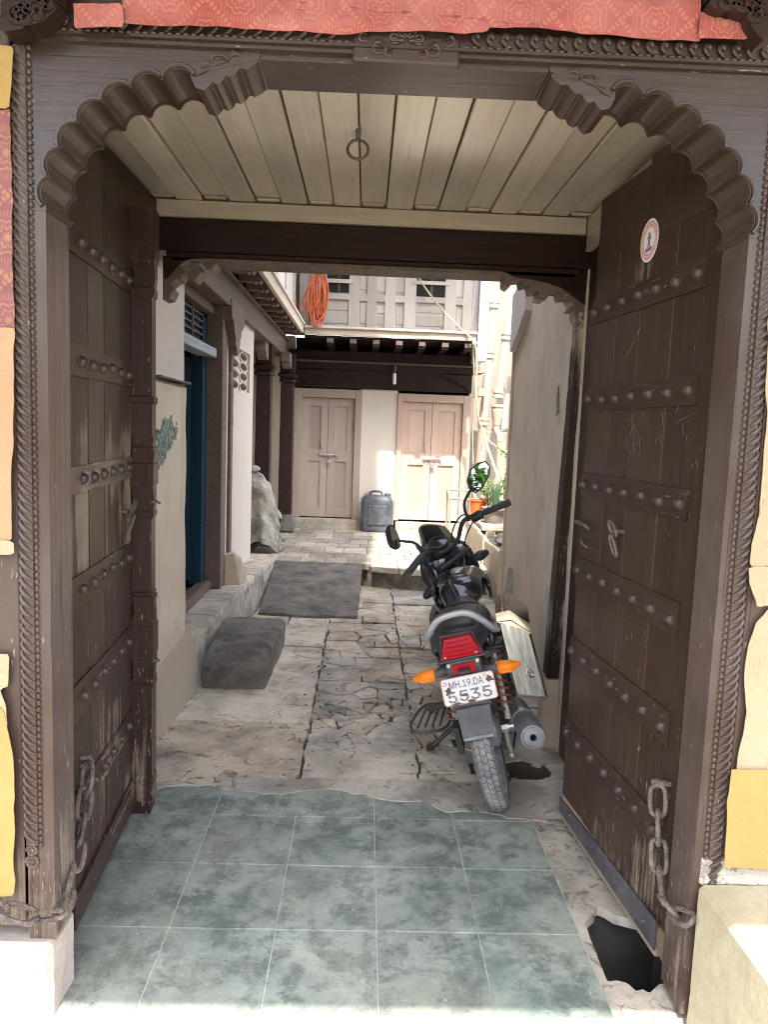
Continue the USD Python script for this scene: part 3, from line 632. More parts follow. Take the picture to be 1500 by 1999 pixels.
# twisted rope and bead mouldings down each side
for sx, xb, x0, x1, zb, zt_ in ((-1, -.766, -.803, -.771, .45, 2.30), (1, .893, .899, .932, .40, 2.315)):
    xc = (x0+x1)/2; parts, beads = [], []
    a = np.linspace(0, PI, 7)
    prof = Polygon([(x0, -.002)]+[(xc-(x1-x0)/2*math.cos(t), .002+.0095*math.sin(t)) for t in a]+[(x1, -.002)])
    sl = slab(prof, zb, zt_); v = sl[0]; parts.append(GATE((np.c_[v[:, 0], v[:, 1], v[:, 2]], sl[1][:, ::-1])))
    z = zb+.02
    while z < zt_-.02:
        pth = bez([(xc-sx*.016, .006, z-.012), (xc-sx*.004, .0145, z-.002), (xc+sx*.009, .0140, z+.010), (xc+sx*.014, .009, z+.021), (xc+sx*.008, .011, z+.026)], 3)
        parts.append(GATE(tube(pth, np.interp(np.arange(len(pth)), [0, 3, 8, len(pth)-1], [.0022, .0050, .0048, .0025]), 6)))
        z += .0225
    z = zb
    while z < zt_: beads.append(GATE(blob((xb-sx*.0, .003, z), (.0052, .006, .0072), 1))); z += .0165
    obj('rope_moulding', cat(parts), M['gate'], gf); obj('bead_row', cat(beads), M['gate'], gf, kind='stuff')
    cur = []
    for k, (dz, rr) in enumerate(((-.015, .013), (-.045, .016))):
        th = np.linspace(0, 3*PI, 24); r_ = rr*(1-th/(3*PI)*.75)
        cur.append(GATE(tube(np.c_[xc+sx*r_*np.cos(th), np.linspace(.004, .011, 24), zb+dz+r_*np.sin(th)], .005, 6)))
    obj('scroll_end', cat(cur), M['gate'], gf)
    a, b = (x0-.02, xb-.007) if sx < 0 else (xb+.007, x1+.02)
# stone footing of the left jamb, ledge at the right
ft = rough(box((-1.35, 1.728, -.1), (LE-.001, 1.877, .198), .012), .004, 14., 6, .03)
obj('jamb_footing', ft, M['pinkstone'], label='pale stone footing block under the left gate jamb', cat='footing')
lg = thing('street_ledge', 'yellow limewashed masonry ledge before the right gate jamb', 'ledge')
obj('body', rough(box((.876, .9, -.2), (1.6, 1.741, .392), .012), .004, 10., 9, .04), M['ledge'], lg)
obj('wall_base', rough(box((.885, 1.7405, .380), (2.4, 1.80, .455), .006), .004, 15., 2, .04), M['cement'], lg)
# carved brackets under the eave at the top corners
for sgn, xs_, lab in ((-1, -.56, 'left'), (1, .60, 'right')):
    b = thing('eave_bracket', f'black carved scroll bracket at the {lab} top corner of the gate', 'bracket')
    if sgn < 0: pl = [(0, 0), (125, 0), (122, 28), (98, 52), (70, 66), (52, 64), (48, 76), (0, 84)]
    else: pl = [(1370, 0), (1376, 18), (1398, 28), (1418, 22), (1436, 34), (1456, 40), (1462, 62), (1480, 92), (1500, 112), (1500, 0)]
    ox = 0 if sgn < 0 else 1500; pl = [(ox+(px-ox)*.86, py*.74-4) for px, py in pl]
    q = [P(px, py, y=1.67) for px, py in pl]; pg = Polygon([(v[0], v[2]) for v in q]).buffer(-.006).buffer(.012).buffer(-.004)
    top = sbox(*(pg.bounds[:3]), pg.bounds[3]+.02)
    pg2 = unary_union([pg, affinity.translate(sbox(pg.bounds[0], pg.bounds[3]-.002, pg.bounds[2], pg.bounds[3]+.42), 0, 0)])
    obj('body', extr(pg2, .03, .17) if False else GATE(extr(pg2, .02, .075)), M['beam'], b, smooth=25)
    sc = []
    for k in range(5):
        q0 = pl[1+k] if sgn < 0 else pl[2+k]
        c = P(q0[0]+(-16 if sgn < 0 else 14), q0[1]-18, y=1.665); th = np.linspace(0, 3*PI, 24); r_ = .022*(1-th/(3*PI)*.75)
        sc.append(tube(np.c_[c[0]+r_*np.cos(th), np.full(24, 1.673), c[2]+r_*np.sin(th)], .006, 6))
    obj('scroll_carving', cat(sc), M['beam'], b)
# ================================================================== the two gate leaves
def stud(F, u, n, z, r=.0165):
    a = np.linspace(0, PI/2, 5)
    return F(lathe([(r*1.25, -.004), (r*1.2, .002)]+[(r*math.cos(t), .003+r*.95*math.sin(t)) for t in a], 12, (u, n, z), (0, 1, 0)))
def leaf(name, label, hinge, free, nsign, z0, z1, rails, planks, studu, mats, railmats):
    u = A([*free, 0.])-A([*hinge, 0.]); L = np.linalg.norm(u); u /= L
    n = np.cross([0, 0, 1], u)*nsign
    F = Fr((hinge[0], hinge[1], 0), u, n); t = thing(name, label, 'gate leaf')
    es = np.r_[0, np.cumsum(planks)/sum(planks)]*L; es[0] = -.085
    for k, (a, b) in enumerate(zip(es[:-1], es[1:])):
        v, f = box((a+.0012, -.045, z0+rng.uniform(-.004, .004)), (b-.0012, rng.uniform(-.0012, .0012), z1(a, b) if callable(z1) else z1), .003)
        obj('plank', F((v, f)), M[mats[k % len(mats)]], t, smooth=False)
    for k, (za, zb) in enumerate(rails):
        if zb is None: continue
        ra = railmats[k % len(railmats)]
        # a rail: its edges a little uneven
        us = np.linspace(.015, L+.004, 9); lo = [za-zb*0]*9
        pts = [(q, za+rng.uniform(-.002, .002)) for q in us]+[(q, zb+rng.uniform(-.002, .002)) for q in us[::-1]]
        rl = obj('rail', F(extr(Polygon(pts), -.002, .0055)), M[ra], t, smooth=False)
        for q in studu[k]: obj('stud', stud(F, q, .0055, (za+zb)/2+rng.uniform(-.004, .004)), M['stud'], rl, smooth=60)
    return t, F, L
SU = [[.05+.117*i for i in range(7)]]*8
tR, FR, LR = leaf('gate_leaf', 'right studded gate leaf of brown planks, with a round sticker', (.882, 1.965), (.812, 2.735), -1 if False else 1, .115,
    lambda a, b: 2.335 if b > .5 else 2.36 if b > .3 else 2.385,
    [(1.900, 1.985), (1.592, 1.672), (1.280, 1.365), (.955, 1.053), (.640, .742), (.330, .425)], [1, 1.12, .95, 1.05], SU, ['leaf'], ['rail'])
kp = obj('kick_plate', FR(extr(Polygon([(-.01, .045), (.775, .045), (.776, .098), (.4, .118), (-.01, .133)]), .003, .009)), M['kick'], tR, smooth=False)
for q in (.06, .25, .45, .66): obj('nail', stud(FR, q, .008, .085, .007), M['kick'], kp, smooth=60)
obj('bottom_edge', FR(box((-.0, -.05, .012), (.770, -.001, .114), .006)), M['bare'], tR, smooth=False, label='bare worn bottom edge')
obj('top_rail', FR(extr(Polygon([(.02, 2.10), (.77, 2.12), (.77, 2.19), (.02, 2.175)]), -.002, .0016)), M['rail'], tR, smooth=False)
# its ring handle, hasp and scratched drawing
def onleafR(px, py, n=.0):
    d = CAM @ A([px-CX, CY-py, FPX]); N = FR.m[1]; o = A([0, 0, EYE])
    return o+d*((FR.o+N*n-o)@N)/(d@N)
def onF(F, px, py, n=.0):
    d = CAM @ A([px-CX, CY-py, FPX]); N = F.m[1]; o = A([0, 0, EYE]); w = o+d*((F.o+N*n-o)@N)/(d@N)-F.o
    return A([w@F.m[0], n, w@F.m[2]])
def ringhandle(t, F, c, r=.024, r2=.034):
    h = obj('ring_handle', F(tube([(c[0], -.002, c[2]), (c[0], .02, c[2]), (c[0], .035, c[2])], .007, 7)), M['iron'], t)
    th = np.linspace(.5, 2*PI-.2, 22)
    obj('ring', F(tube(np.c_[c[0]-r*np.sin(th)*.9, .036+.010*np.cos(th), c[2]+.008+r*np.cos(th)], .0055, 7)), M['iron'], h)
    th = np.linspace(0, 2*PI, 26, endpoint=False)
    obj('ring', F(tube(np.c_[c[0]+.017*np.cos(th), .030+.012*np.sin(th), c[2]-.048+r2*np.sin(th)], .005, 7, closed=True)), M['iron'], h)
ringhandle(tR, FR, onF(FR, 1217, 1037))
c = onF(FR, 1150, 1025)
hs = obj('hasp', FR(tube(bez([(c[0]-.02, .004, c[2]-.012), (c[0]-.005, .02, c[2]), (c[0]+.03, .022, c[2]+.002), (c[0]+.07, .02, c[2]+.003), (c[0]+.085, .012, c[2]+.002), (c[0]+.07, .004, c[2]), (c[0]+.01, .006, c[2]-.002)], 5), .0065, 7)), M['iron'], tR)
c = onF(FR, 1145, 1062)
obj('broken_staple', FR(tube(bez([(c[0]+.02, .003, c[2]+.008), (c[0]+.005, .018, c[2]+.012), (c[0]-.015, .018, c[2]+.002), (c[0]-.02, .002, c[2]-.01)], 5), .005, 6)), M['iron'], tR)
chalk = []
def stroke(F, pts, r=.0009):
    q = [onF(F, 1000+a/3, 400+b/3, .0018) for a, b in pts]; chalk.append(F(tube(q, r, 5)))
for s in ([(690, 1345), (718, 1285), (745, 1345)], [(690, 1350), (748, 1340)], [(675, 1360), (672, 1420), (700, 1462), (745, 1462), (748, 1400), (745, 1350)], [(718, 1300), (712, 1460)], [(680, 1405), (748, 1398)], [(675, 1440), (735, 1425)], [(700, 1415), (735, 1450)],
          [(672, 1262), (682, 1250), (690, 1270)], [(700, 1265), (715, 1235), (728, 1262)], [(735, 1240), (750, 1255), (768, 1215), (772, 1250)], [(668, 895), (690, 850), (720, 790), (745, 730)], [(710, 770), (740, 760), (752, 715)], [(880, 1215), (884, 1290)], [(862, 1220), (905, 1214)], [(920, 1222), (935, 1217)], [(960, 1215), (978, 1180)], [(960, 1280), (985, 1262), (1045, 1232)], [(1000, 1290), (1004, 1345)], [(868, 1350), (880, 1440)]):
    stroke(FR, s)
obj('chalk_scratches', cat(chalk), plain('chalk', (.105, .083, .073), .9), tR)
# round sticker with a small figure
sc = onF(FR, 1270, 470); st = thing('sticker', 'round white and pink sticker high on the right gate leaf', 'sticker')
def disc(F, c, ru, rz, n0, n1, k=40): return F(extr(affinity.translate(affinity.scale(Point(0, 0).buffer(1, k), ru, rz), c[0], c[2]), n0, n1))
obj('disc', disc(FR, sc, .058, .064, .0022, .0030), plain('sticker_white', (.70, .64, .62), .5), st, smooth=False)
rg = affinity.translate(affinity.scale(Point(0, 0).buffer(.9, 40).difference(Point(0, 0).buffer(.62, 40)), .058, .064), sc[0], sc[2])
obj('pink_ring', FR(extr(rg, .003, .0034)), plain('sticker_pink', (.52, .27, .27), .5), st, smooth=False)
fig = [FR(extr(Polygon([(sc[0]+a*.058, sc[2]+b*.058) for a, b in pl]), .003, .0036)) for pl in ([(-.08, .42), (.08, .42), (.1, .25), (.3, .1), (.1, .12), (.12, -.2), (-.12, -.2), (-.1, .12), (-.28, .02), (-.1, .25)],)]
obj('figure', cat(fig), plain('sticker_blue', (.08, .14, .24), .5), st, smooth=False)
obj('figure_base', FR(extr(Polygon([(sc[0]+a*.058, sc[2]+b*.058) for a, b in [(-.45, -.38), (.45, -.38), (.3, -.56), (-.3, -.56)]]), .003, .0036)), plain('sticker_purple', (.20, .12, .30), .5), st, smooth=False)
obj('figure_skirt', FR(extr(Polygon([(sc[0]+a*.058, sc[2]+b*.058) for a, b in [(-.14, -.2), (.14, -.2), (.26, -.37), (-.24, -.37)]]), .003, .0037)), plain('sticker_rose', (.45, .2, .3), .5), st, smooth=False)
dots = [disc(FR, (sc[0]+.044*math.cos(t), 0, sc[2]+.049*math.sin(t)), .0022, .0026, .0034, .0038, 4) for t in np.arange(0, 2*PI, .21)]
obj('ring_lettering', cat(dots), plain('sticker_letters', (.72, .62, .58), .5), st, smooth=False)

SUL = [[.12+.105*i for i in range(6)]]*8
tL, FL_, LL = leaf('gate_leaf', 'left studded gate leaf, paint worn to bare wood round its ring handle', (-.797, 2.005), (-.848, 2.735), -1, .03, 2.27,
    [(1.935, 2.015), (1.612, 1.696), (1.290, 1.365), (.962, 1.055), (.640, .745), (.330, .425)], [1.1, .9, 1.05, .95], SUL, ['leaf_worn', 'leaf', 'leaf_worn'], ['rail', 'rail', 'rail_worn', 'rail', 'rail'])
for k, m_ in enumerate(()): pass
ringhandle(tL, FL_, onF(FL_, 238, 998), .026, .036)
obj('bottom_rail', FL_(extr(Polygon([(.0, .035), (.72, .035), (.72, .150), (.0, .125)]), .002, .012)), M['rail'], tL, smooth=False)
# the turned closing post on the left leaf's free edge
def sq(h, ch): # an eight-cornered ring; ch = 0 square, 1 octagon-like
    k = h*(1-.58*ch); return [(h, k), (k, h), (-k, h), (-h, k), (-h, -k), (-k, -h), (k, -h), (h, -k)]
prof = [(.005, .036, .05), (.055, .039, .05), (.058, .044, .05), (.075, .044, .3), (.11, .044, .9), (.125, .046, .6), (.128, .043, .6), (.14, .046, .6), (.155, .043, .6), (.158, .041, .1), (.50, .041, .1), (.502, .045, .3), (.515, .046, .3), (.518, .042, .4), (.53, .046, .4), (.545, .043, .7), (.60, .047, .8), (.625, .044, .2), (.628, .047, .08), (.74, .047, .08), (.742, .044, .2), (.79, .046, .9), (.83, .042, .7), (.835, .046, .5), (.85, .046, .5), (.853, .040, .6), (.865, .043, .6), (.87, .037, .15), (1.14, .037, .15), (1.145, .044, .6), (1.165, .045, .6), (1.17, .041, .7), (1.20, .045, .9), (1.26, .041, .3), (1.265, .046, .08), (1.34, .046, .08), (1.345, .042, .5), (1.37, .045, .7), (1.40, .045, .7), (1.405, .04, .5), (1.43, .043, .6), (1.45, .038, .15), (1.555, .038, .15), (1.56, .045, .4), (1.58, .045, .4), (1.585, .037, .15), (1.93, .037, .15), (1.935, .044, .6), (1.96, .045, .6), (1.965, .041, .8), (2.00, .046, .95), (2.05, .043, .5), (2.055, .046, .08), (2.235, .046, .08)]
cp = FL_.pt(.742, .036, 0)
RZ = A([FL_.m[0], FL_.m[1]])
rings = [[(cp[0]+a*RZ[0][0]+b*RZ[1][0], cp[1]+a*RZ[0][1]+b*RZ[1][1], z) for a, b in sq(h, ch)] for z, h, ch in prof]
v, f = loft(rings)
if trimesh.Trimesh(v, f).volume < 0: f = f[:, ::-1]
cpo = obj('closing_post', (v, f), M['post'], tL, smooth=25)
for z in (.60, 1.20, 1.46):
    obj('post_ring', tube([cp+[.03, -.03, z], cp+[.055, -.02, z+.004], cp+[.06, 0, z-.004], cp+[.045, .015, z]], .005, 6), M['iron'], cpo)

# ================================================================== chains
def chain(label, path, pitch=.076, r=.0070, w=.0205):
    t = thing('chain', label, 'chain'); p = bez(path, 40); s = np.r_[0, np.cumsum(np.linalg.norm(np.diff(p, axis=0), axis=1))]; n = int(s[-1]/pitch)
    at = lambda d: A([np.interp(d, s, p[:, k]) for k in range(3)])
    for i in range(n):
        a, b = at(i*pitch-.006), at((i+1)*pitch+.008); d = unit(b-a); ref = unit(np.cross(d, [.35, .9, .2])); side = ref if i % 2 == 0 else np.cross(d, ref)
        h = (np.linalg.norm(b-a))/2; q = []
        for th in np.linspace(0, 2*PI, 20, endpoint=False):
            c, s_ = math.cos(th), math.sin(th); q.append((a+b)/2+d*((h-w)*np.sign(c)*(abs(c) > .02)*min(1, abs(c)*2.2)+w*c)+side*w*s_)
        q = A(q)+0
        obj('link', tube(q, r*rng.uniform(.93, 1.07), 7, closed=True), M['iron'], t)
    return t
a0 = P(172, 1487, x=-.775)
tc = chain('rusty chain hanging from the left gate jamb, looped out to the street', [a0+[0, 0, .0], P(166, 1560, x=-.765), P(152, 1650, x=-.745), P(133, 1745, x=-.720), P(112, 1795, y=1.70), P(60, 1790, y=1.69), P(12, 1772, y=1.695), P(-70, 1800, y=1.70)])
tc2 = chain('rusty chain hanging from a staple on the right gate leaf', [P(1285, 1532, x=.845), P(1285, 1600, x=.845), P(1287, 1680, x=.848), P(1292, 1745, x=.846), P(1302, 1775, x=.842), P(1335, 1790, y=1.735), P(1352, 1797, y=1.72)])
obj('staple', tube([a0+[-.02, .0, .012], a0+[.004, 0, .016], a0+[.012, 0, .0], a0+[-.004, 0, -.014], a0+[-.02, 0, -.012]], .007, 7), M['iron'], tc)
b0 = P(1285, 1530, x=.85)
obj('staple', tube([b0+[.03, -.012, .006], b0+[.0, -.014, .010], b0+[-.012, 0, .006], b0+[0, .014, .0], b0+[.03, .012, -.004]], .008, 7), M['iron'], tc2)

# ================================================================== cloth and paper on the street wall
def sheet(name, label, catg, outline, mat, y, group=None, amp=.005, seed=0):
    """A hanging sheet cut to an outline of photo pixels, lying before the wall plane y, slightly buckled."""
    q = A([P(px, py, y=y) for px, py in outline]); pg = Polygon(q[:, [0, 2]]).buffer(0)
    rim = wobble(pg.exterior.coords, .0035, .012, seed) if amp else pg
    b = rim.bounds; m = trimesh.creation.extrude_polygon(rim, .002, engine='earcut')
    vv, ff = trimesh.remesh.subdivide_to_size(m.vertices, m.faces, .025, max_iter=12)
    n = (meshkit.fbm(np.c_[vv[:, 0]*9, vv[:, 1]*9, np.zeros(len(vv))], 3, seed)-.5)*2*amp + (meshkit.noise(np.c_[vv[:, 0]*5, vv[:, 1]*30, np.zeros(len(vv))], seed+3)-.5)*amp
    return obj(name, (np.c_[vv[:, 0], y-vv[:, 2]-n, vv[:, 1]], ff[:, ::-1]), M[mat], smooth=30, label=label, cat=catg, group=group)
sheet('cloth', 'wide red brocade cloth strip along the top of the gate', 'cloth', [(240, -30), (240, 48), (420, 52), (682, 63), (950, 66), (950, 56), (1120, 62), (1228, 74), (1368, 79), (1366, -30)], 'redcloth', 1.715, amp=.013, seed=1)
sheet('cloth', 'small red brocade patch overlapping the left end of the red strip', 'cloth', [(145, 8), (147, 55), (243, 54), (241, 7)], 'redcloth', 1.704, amp=.004, seed=2)
sheet('cloth', 'torn red brocade piece under the right eave bracket', 'cloth', [(1368, 25), (1366, 77), (1460, 79), (1461, 30), (1420, 40)], 'redcloth', 1.708, amp=.005, seed=3)
sheet('cloth', 'maroon brocade panel on the wall left of the gate', 'cloth', [(-90, 212), (20, 213), (24, 330), (26, 500), (28, 640), (-90, 640)], 'maroon', 1.728, amp=.008, seed=4)
sheet('paper', 'yellow paper strip above the maroon brocade panel', 'paper', [(-90, 80), (25, 90), (24, 150), (17, 215), (-90, 208)], 'yellow', 1.720, amp=.004, seed=5)
sheet('cloth', 'peach printed cloth below the maroon brocade panel', 'cloth', [(-90, 636), (28, 638), (25, 760), (26, 860), (20, 960), (22, 1055), (-90, 1053)], 'peach', 1.722, amp=.004, seed=6)
sheet('paper', 'narrow yellow tab folded under the peach cloth', 'paper', [(-60, 1052), (30, 1055), (30, 1081), (-60, 1080)], 'paper', 1.716, amp=.002, seed=7)
sheet('paper', 'torn pale paper shred on the wall left of the gate', 'paper', [(-80, 1270), (14, 1275), (15, 1340), (0, 1345), (14, 1380), (16, 1420), (-80, 1420)], 'paper', 1.722, amp=.005, seed=8)
sheet('paper', 'long yellow paper panel at the bottom left of the gate wall', 'paper', [(-90, 1370), (4, 1378), (14, 1410), (27, 1465), (29, 1600), (26, 1748), (-90, 1744)], 'yellow', 1.716, amp=.005, seed=9)
obj('wall_board', box((-1.6, 1.7385, .24), (-.8045, 1.7485, 2.33), .003), M['gate'], gf, smooth=False)
obj('wall_board', box((.9345, 1.7385, .46), (1.8, 1.7485, 2.33), .003), M['gate'], gf, smooth=False)
sheet('paper', 'tall cream paper panel on the wall right of the gate', 'paper', [(1512, 600), (1500, 620), (1496, 800), (1482, 1000), (1464, 1060), (1462, 1104), (1590, 1104), (1590, 600)], 'paper', 1.727, amp=.004, seed=10)
sheet('paper', 'torn curling cream paper piece right of the gate rope moulding', 'paper', [(1462, 1106), (1466, 1140), (1478, 1186), (1500, 1184), (1590, 1180), (1590, 1104)], 'paper', 1.718, amp=.008, seed=11)
sheet('paper', 'ragged cream paper sheet with brown blotches right of the gate', 'paper', [(1500, 1188), (1476, 1215), (1460, 1260), (1452, 1320), (1456, 1390), (1440, 1500), (1590, 1506), (1590, 1188)], 'paper', 1.725, amp=.006, seed=12)
sheet('paper', 'yellow paper square low on the wall right of the gate', 'paper', [(1431, 1500), (1422, 1560), (1412, 1688), (1492, 1695), (1590, 1700), (1590, 1504)], 'yellow', 1.716, amp=.003, seed=13)

# ================================================================== inner beam, its posts and brackets
ib = thing('inner_beam', 'dark brown beam on brackets closing the passage towards the courtyard', 'beam')
obj('beam', box((-1.02, 3.362, 2.235), (1.03, 3.56, 2.3745), .006), M['beam'], ib, smooth=False)
obj('lower_moulding', box((-.90, 3.372, 2.215), (.93, 3.55, 2.2345), .004), M['beam'], ib, smooth=False)
obj('lower_moulding', box((-.88, 3.385, 2.196), (.91, 3.54, 2.2145), .003), M['greywood'], ib, smooth=False)
def bracket(pl, y, d, nm, parent, mat):
    q = [P(px, py, y=y) for px, py in pl]; pg = Polygon([(v[0], v[2]) for v in q]).buffer(0)
    v, f = extr(pg, 0, d); v = np.c_[v[:, 0], y+v[:, 1], v[:, 2]]
    return obj(nm, (v, f[:, ::-1]), M[mat], parent, smooth=25)
bl_ = [(318, 500), (318, 585), (330, 582), (338, 566), (330, 556), (345, 545), (352, 545), (357, 532), (346, 524), (360, 516), (372, 524), (372, 545), (380, 548), (394, 530), (388, 518), (398, 508), (404, 518), (412, 528), (422, 515), (424, 500)]
bracket(bl_, 3.40, .11, 'bracket', ib, 'peel')
bracket([(985, 530), (985, 556), (994, 562), (1003, 548), (1018, 547), (1022, 560), (1034, 556), (1038, 572), (1054, 570), (1050, 584), (1066, 586), (1076, 570), (1092, 570), (1096, 584), (1112, 582), (1118, 596), (1112, 606), (1124, 606), (1126, 622), (1134, 634), (1148, 630), (1165, 600), (1165, 530)], 3.40, .11, 'bracket', ib, 'peel')
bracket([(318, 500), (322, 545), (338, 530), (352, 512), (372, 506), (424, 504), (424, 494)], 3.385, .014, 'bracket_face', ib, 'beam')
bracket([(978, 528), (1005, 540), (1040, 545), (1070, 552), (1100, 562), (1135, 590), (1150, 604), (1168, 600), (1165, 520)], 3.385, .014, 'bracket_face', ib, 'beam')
pq = [P(1126, 630, y=3.44), P(1148, 630, y=3.44), P(1150, 640, y=3.44)]
ps = thing('inner_post', 'thin weathered dark post against the right passage wall', 'post')
a_, b_ = P(1138, 622, y=3.44), P(1076, 1318, y=3.47)
obj('shaft', rough(loft([[(c[0]+dx, c[1]+dy, c[2]) for dx, dy in ((-.028, -.04), (.03, -.04), (.03, .05), (-.028, .05))] for c in (b_, b_*.5+a_*.5, a_)]), .004, 14., 3, .06), M['strut'], ps)
obj('base', rough(hull([(b_[0]+dx, b_[1]+dy, z) for z, k in ((-.01, .05), (.30, .036), (.33, .03)) for dx in (-k, k) for dy in (-k, k)]), .006, 16., 4, .05), M['greyplaster'], ps)
obj('neck', box(a_+[-.035, -.05, -.05], a_+[.035, .05, .08], .008), M['peel'], ps, smooth=False)

# ================================================================== right plastered wall, its end and the plank
rw = thing('right_wall', 'stained grey plaster wall of the right side of the yard', 'wall')
FRW = Fr((.962, 3.37, 0), unit([.255, 2.86, 0]), unit([-2.86, .255, 0]))
LRW = math.hypot(.255, 2.86)
m = box((0, -.16, -.2), (LRW, 0, 3.2), .006); obj('plaster', FRW(rough(m, .006, 3.0, 3, .12)), M['greyplaster'], rw)
obj('near_strip', rough(box((.975, 3.00, -.2), (1.05, 3.40, 2.40)), .003, 5., 6, .1), M['cream_stain'], rw)
obj('end_cap', rough(box((LRW+.001, -.17, -.2), (LRW+.05, .018, 3.2), .006), .004, 5., 7, .12) if False else FRW(rough(box((LRW+.001, -.17, -.2), (LRW+.055, .02, 3.2), .008), .004, 5., 7, .12)), M['cream'], rw)
obj('wall_bracket', FRW(extr(Polygon([(1.95, 2.62), (1.95, 2.36), (2.10, 2.33), (2.35, 2.25), (2.60, 2.22), (2.80, 2.16), (2.87, 2.18), (2.87, 2.62)]), .001, .05)), M['greypost'], rw, smooth=False, label='lilac grey timber bracket')
obj('patch', FRW(extr(wobble([(.52, 1.62), (.60, 1.60), (.62, 1.70), (.57, 1.76)], .006, .02, 5), -.002, .007)), M['rubble'], rw, smooth=False, label='fallen plaster spot')
pk0, pk1 = P(985, 1235, z=.0), P(1020, 1135, x=1.16)
pk = Fr((pk1+pk0)/2, unit(np.cross(unit(pk1-pk0), [1, 0, 0])), unit(np.cross(unit(pk1-pk0), np.cross(unit(pk1-pk0), [1, 0, 0]))), unit(pk1-pk0))
o_, dvec = P(968, 1240, z=.0), None
pA, pB = A([1.085, 5.35, 0.]), A([1.165, 5.55, .50])
dz = unit(pB-pA); du = unit(np.cross([0, 1, 0.2], dz)); dn_ = np.cross(dz, du)
obj('plank', Fr(pA, du, dn_, dz)(rough(hull([(-.045, -.012, 0), (.045, -.012, 0), (.045, .012, 0), (-.045, .012, 0), (-.045, -.012, .52), (.03, -.012, .50), (.045, -.012, .47), (-.045, .012, .52), (.03, .012, .50), (.045, .012, .47)]), .002, 20., 4, .05)), wood('grey_plank', (.30, .29, .27), worn=(.42, .40, .37), axis=2, wear=.4, rough=.8), label='short grey weathered plank leaning against the right wall', cat='plank')

# ================================================================== left house along the yard
lh = thing('left_house', 'cream plastered left house with a projecting timber floor', 'building')
obj('near_wall', rough(box((-1.30, 3.40, -.2), (-1.08, 4.46, 2.32), .004), .004, 3., 3, .15), M['white'], lh)
FW = Fr((-1.045, 5.62, 0), unit([.008, 1.25, 0]), unit([1.25, -.008, 0])); LW = 1.23
ja = Polygon([(0, .25), (LW, .25), (LW, 2.42), (0, 2.42)])
j0, j1 = P(455, 672, x=-1.04), P(487, 768, x=-1.04)
ju0, ju1, jz0, jz1 = j0[1]-5.62, min(j1[1]-5.62, LW-.13), j1[2], j0[2]
ju0 = max(ju0, .14)
holes = []
for i in range(2):
    for k in range(4):
        cu = ju0+(ju1-ju0)*(i+.5)/2; cz = jz0+(jz1-jz0)*(k+.5)/4
        holes.append(affinity.translate(affinity.scale(Point(0, 0).buffer(1, 14), (ju1-ju0)*.21, (jz1-jz0)*.108), cu, cz))
open_ = sbox(ju0, jz0, ju1, jz1)
obj('wall', FW(extr(ja.difference(open_), -.20, 0)), M['white'], lh, smooth=False)
vent = obj('vent_block', FW(extr(open_.buffer(-.001).difference(unary_union(holes)), -.15, -.028)), M['white'], lh, smooth=False)
for h in holes: obj('vent_ring', FW(extr(h.buffer(.012).difference(h.buffer(-.004)), -.029, -.018)), M['white'], vent, smooth=False)
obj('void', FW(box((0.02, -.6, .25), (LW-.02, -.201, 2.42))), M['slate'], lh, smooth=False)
obj('return_wall', box((-1.9, 6.70, .1), (-1.246, 6.852, 2.42)), M['white'], lh, smooth=False)
# doorway: frame, sill, louvred transom, lintel, dark room, blue leaf
obj('door_post', rough(box((-1.17, 5.44, .272), (-1.043, 5.60, 2.36), .006), .003, 9., 3, .1), M['greywood'], lh)
obj('door_post', box((-1.20, 4.462, .272), (-1.12, 4.53, 2.30), .004), M['blue'], lh, smooth=False)
obj('inner_post', box((-1.24, 5.30, .33), (-1.155, 5.439, 2.30), .004), M['blue'], lh, smooth=False)
obj('sill', rough(box((-1.20, 4.47, .272), (-1.11, 5.44, .345), .012), .004, 9., 4, .08), M['greywood'], lh)
obj('door_lintel', box((-1.20, 4.465, 1.955), (-1.085, 5.43, 2.02), .005), M['bluegrey'], lh, smooth=False)
obj('top_rail', box((-1.19, 4.465, 2.255), (-1.10, 5.43, 2.32), .004), M['greywood'], lh, smooth=False)
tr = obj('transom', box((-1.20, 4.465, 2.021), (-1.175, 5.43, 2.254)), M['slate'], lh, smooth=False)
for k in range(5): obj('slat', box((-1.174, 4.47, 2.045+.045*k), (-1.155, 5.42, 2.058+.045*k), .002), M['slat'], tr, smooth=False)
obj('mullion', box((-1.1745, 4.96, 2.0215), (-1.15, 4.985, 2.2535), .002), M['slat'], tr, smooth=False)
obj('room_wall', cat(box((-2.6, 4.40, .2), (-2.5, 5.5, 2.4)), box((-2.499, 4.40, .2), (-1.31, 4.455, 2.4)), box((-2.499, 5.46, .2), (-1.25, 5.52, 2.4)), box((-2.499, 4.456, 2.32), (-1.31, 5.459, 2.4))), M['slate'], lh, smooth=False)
bd = thing('blue_door', 'dark blue panelled door standing half open in the left doorway', 'door')
FB = Fr((-1.235, 5.30, 0), unit([-.62, -.55, 0]), unit([.55, -.62, 0]))
obj('leaf', FB(box((0, -.04, .36), (.46, 0, 1.945), .003)), M['blue'], bd, smooth=False)
for z0, z1 in ((.48, 1.02), (1.14, 1.82)): obj('panel', FB(box((.07, .001, z0), (.39, .008, z1), .005)), M['blue'], bd, smooth=False)
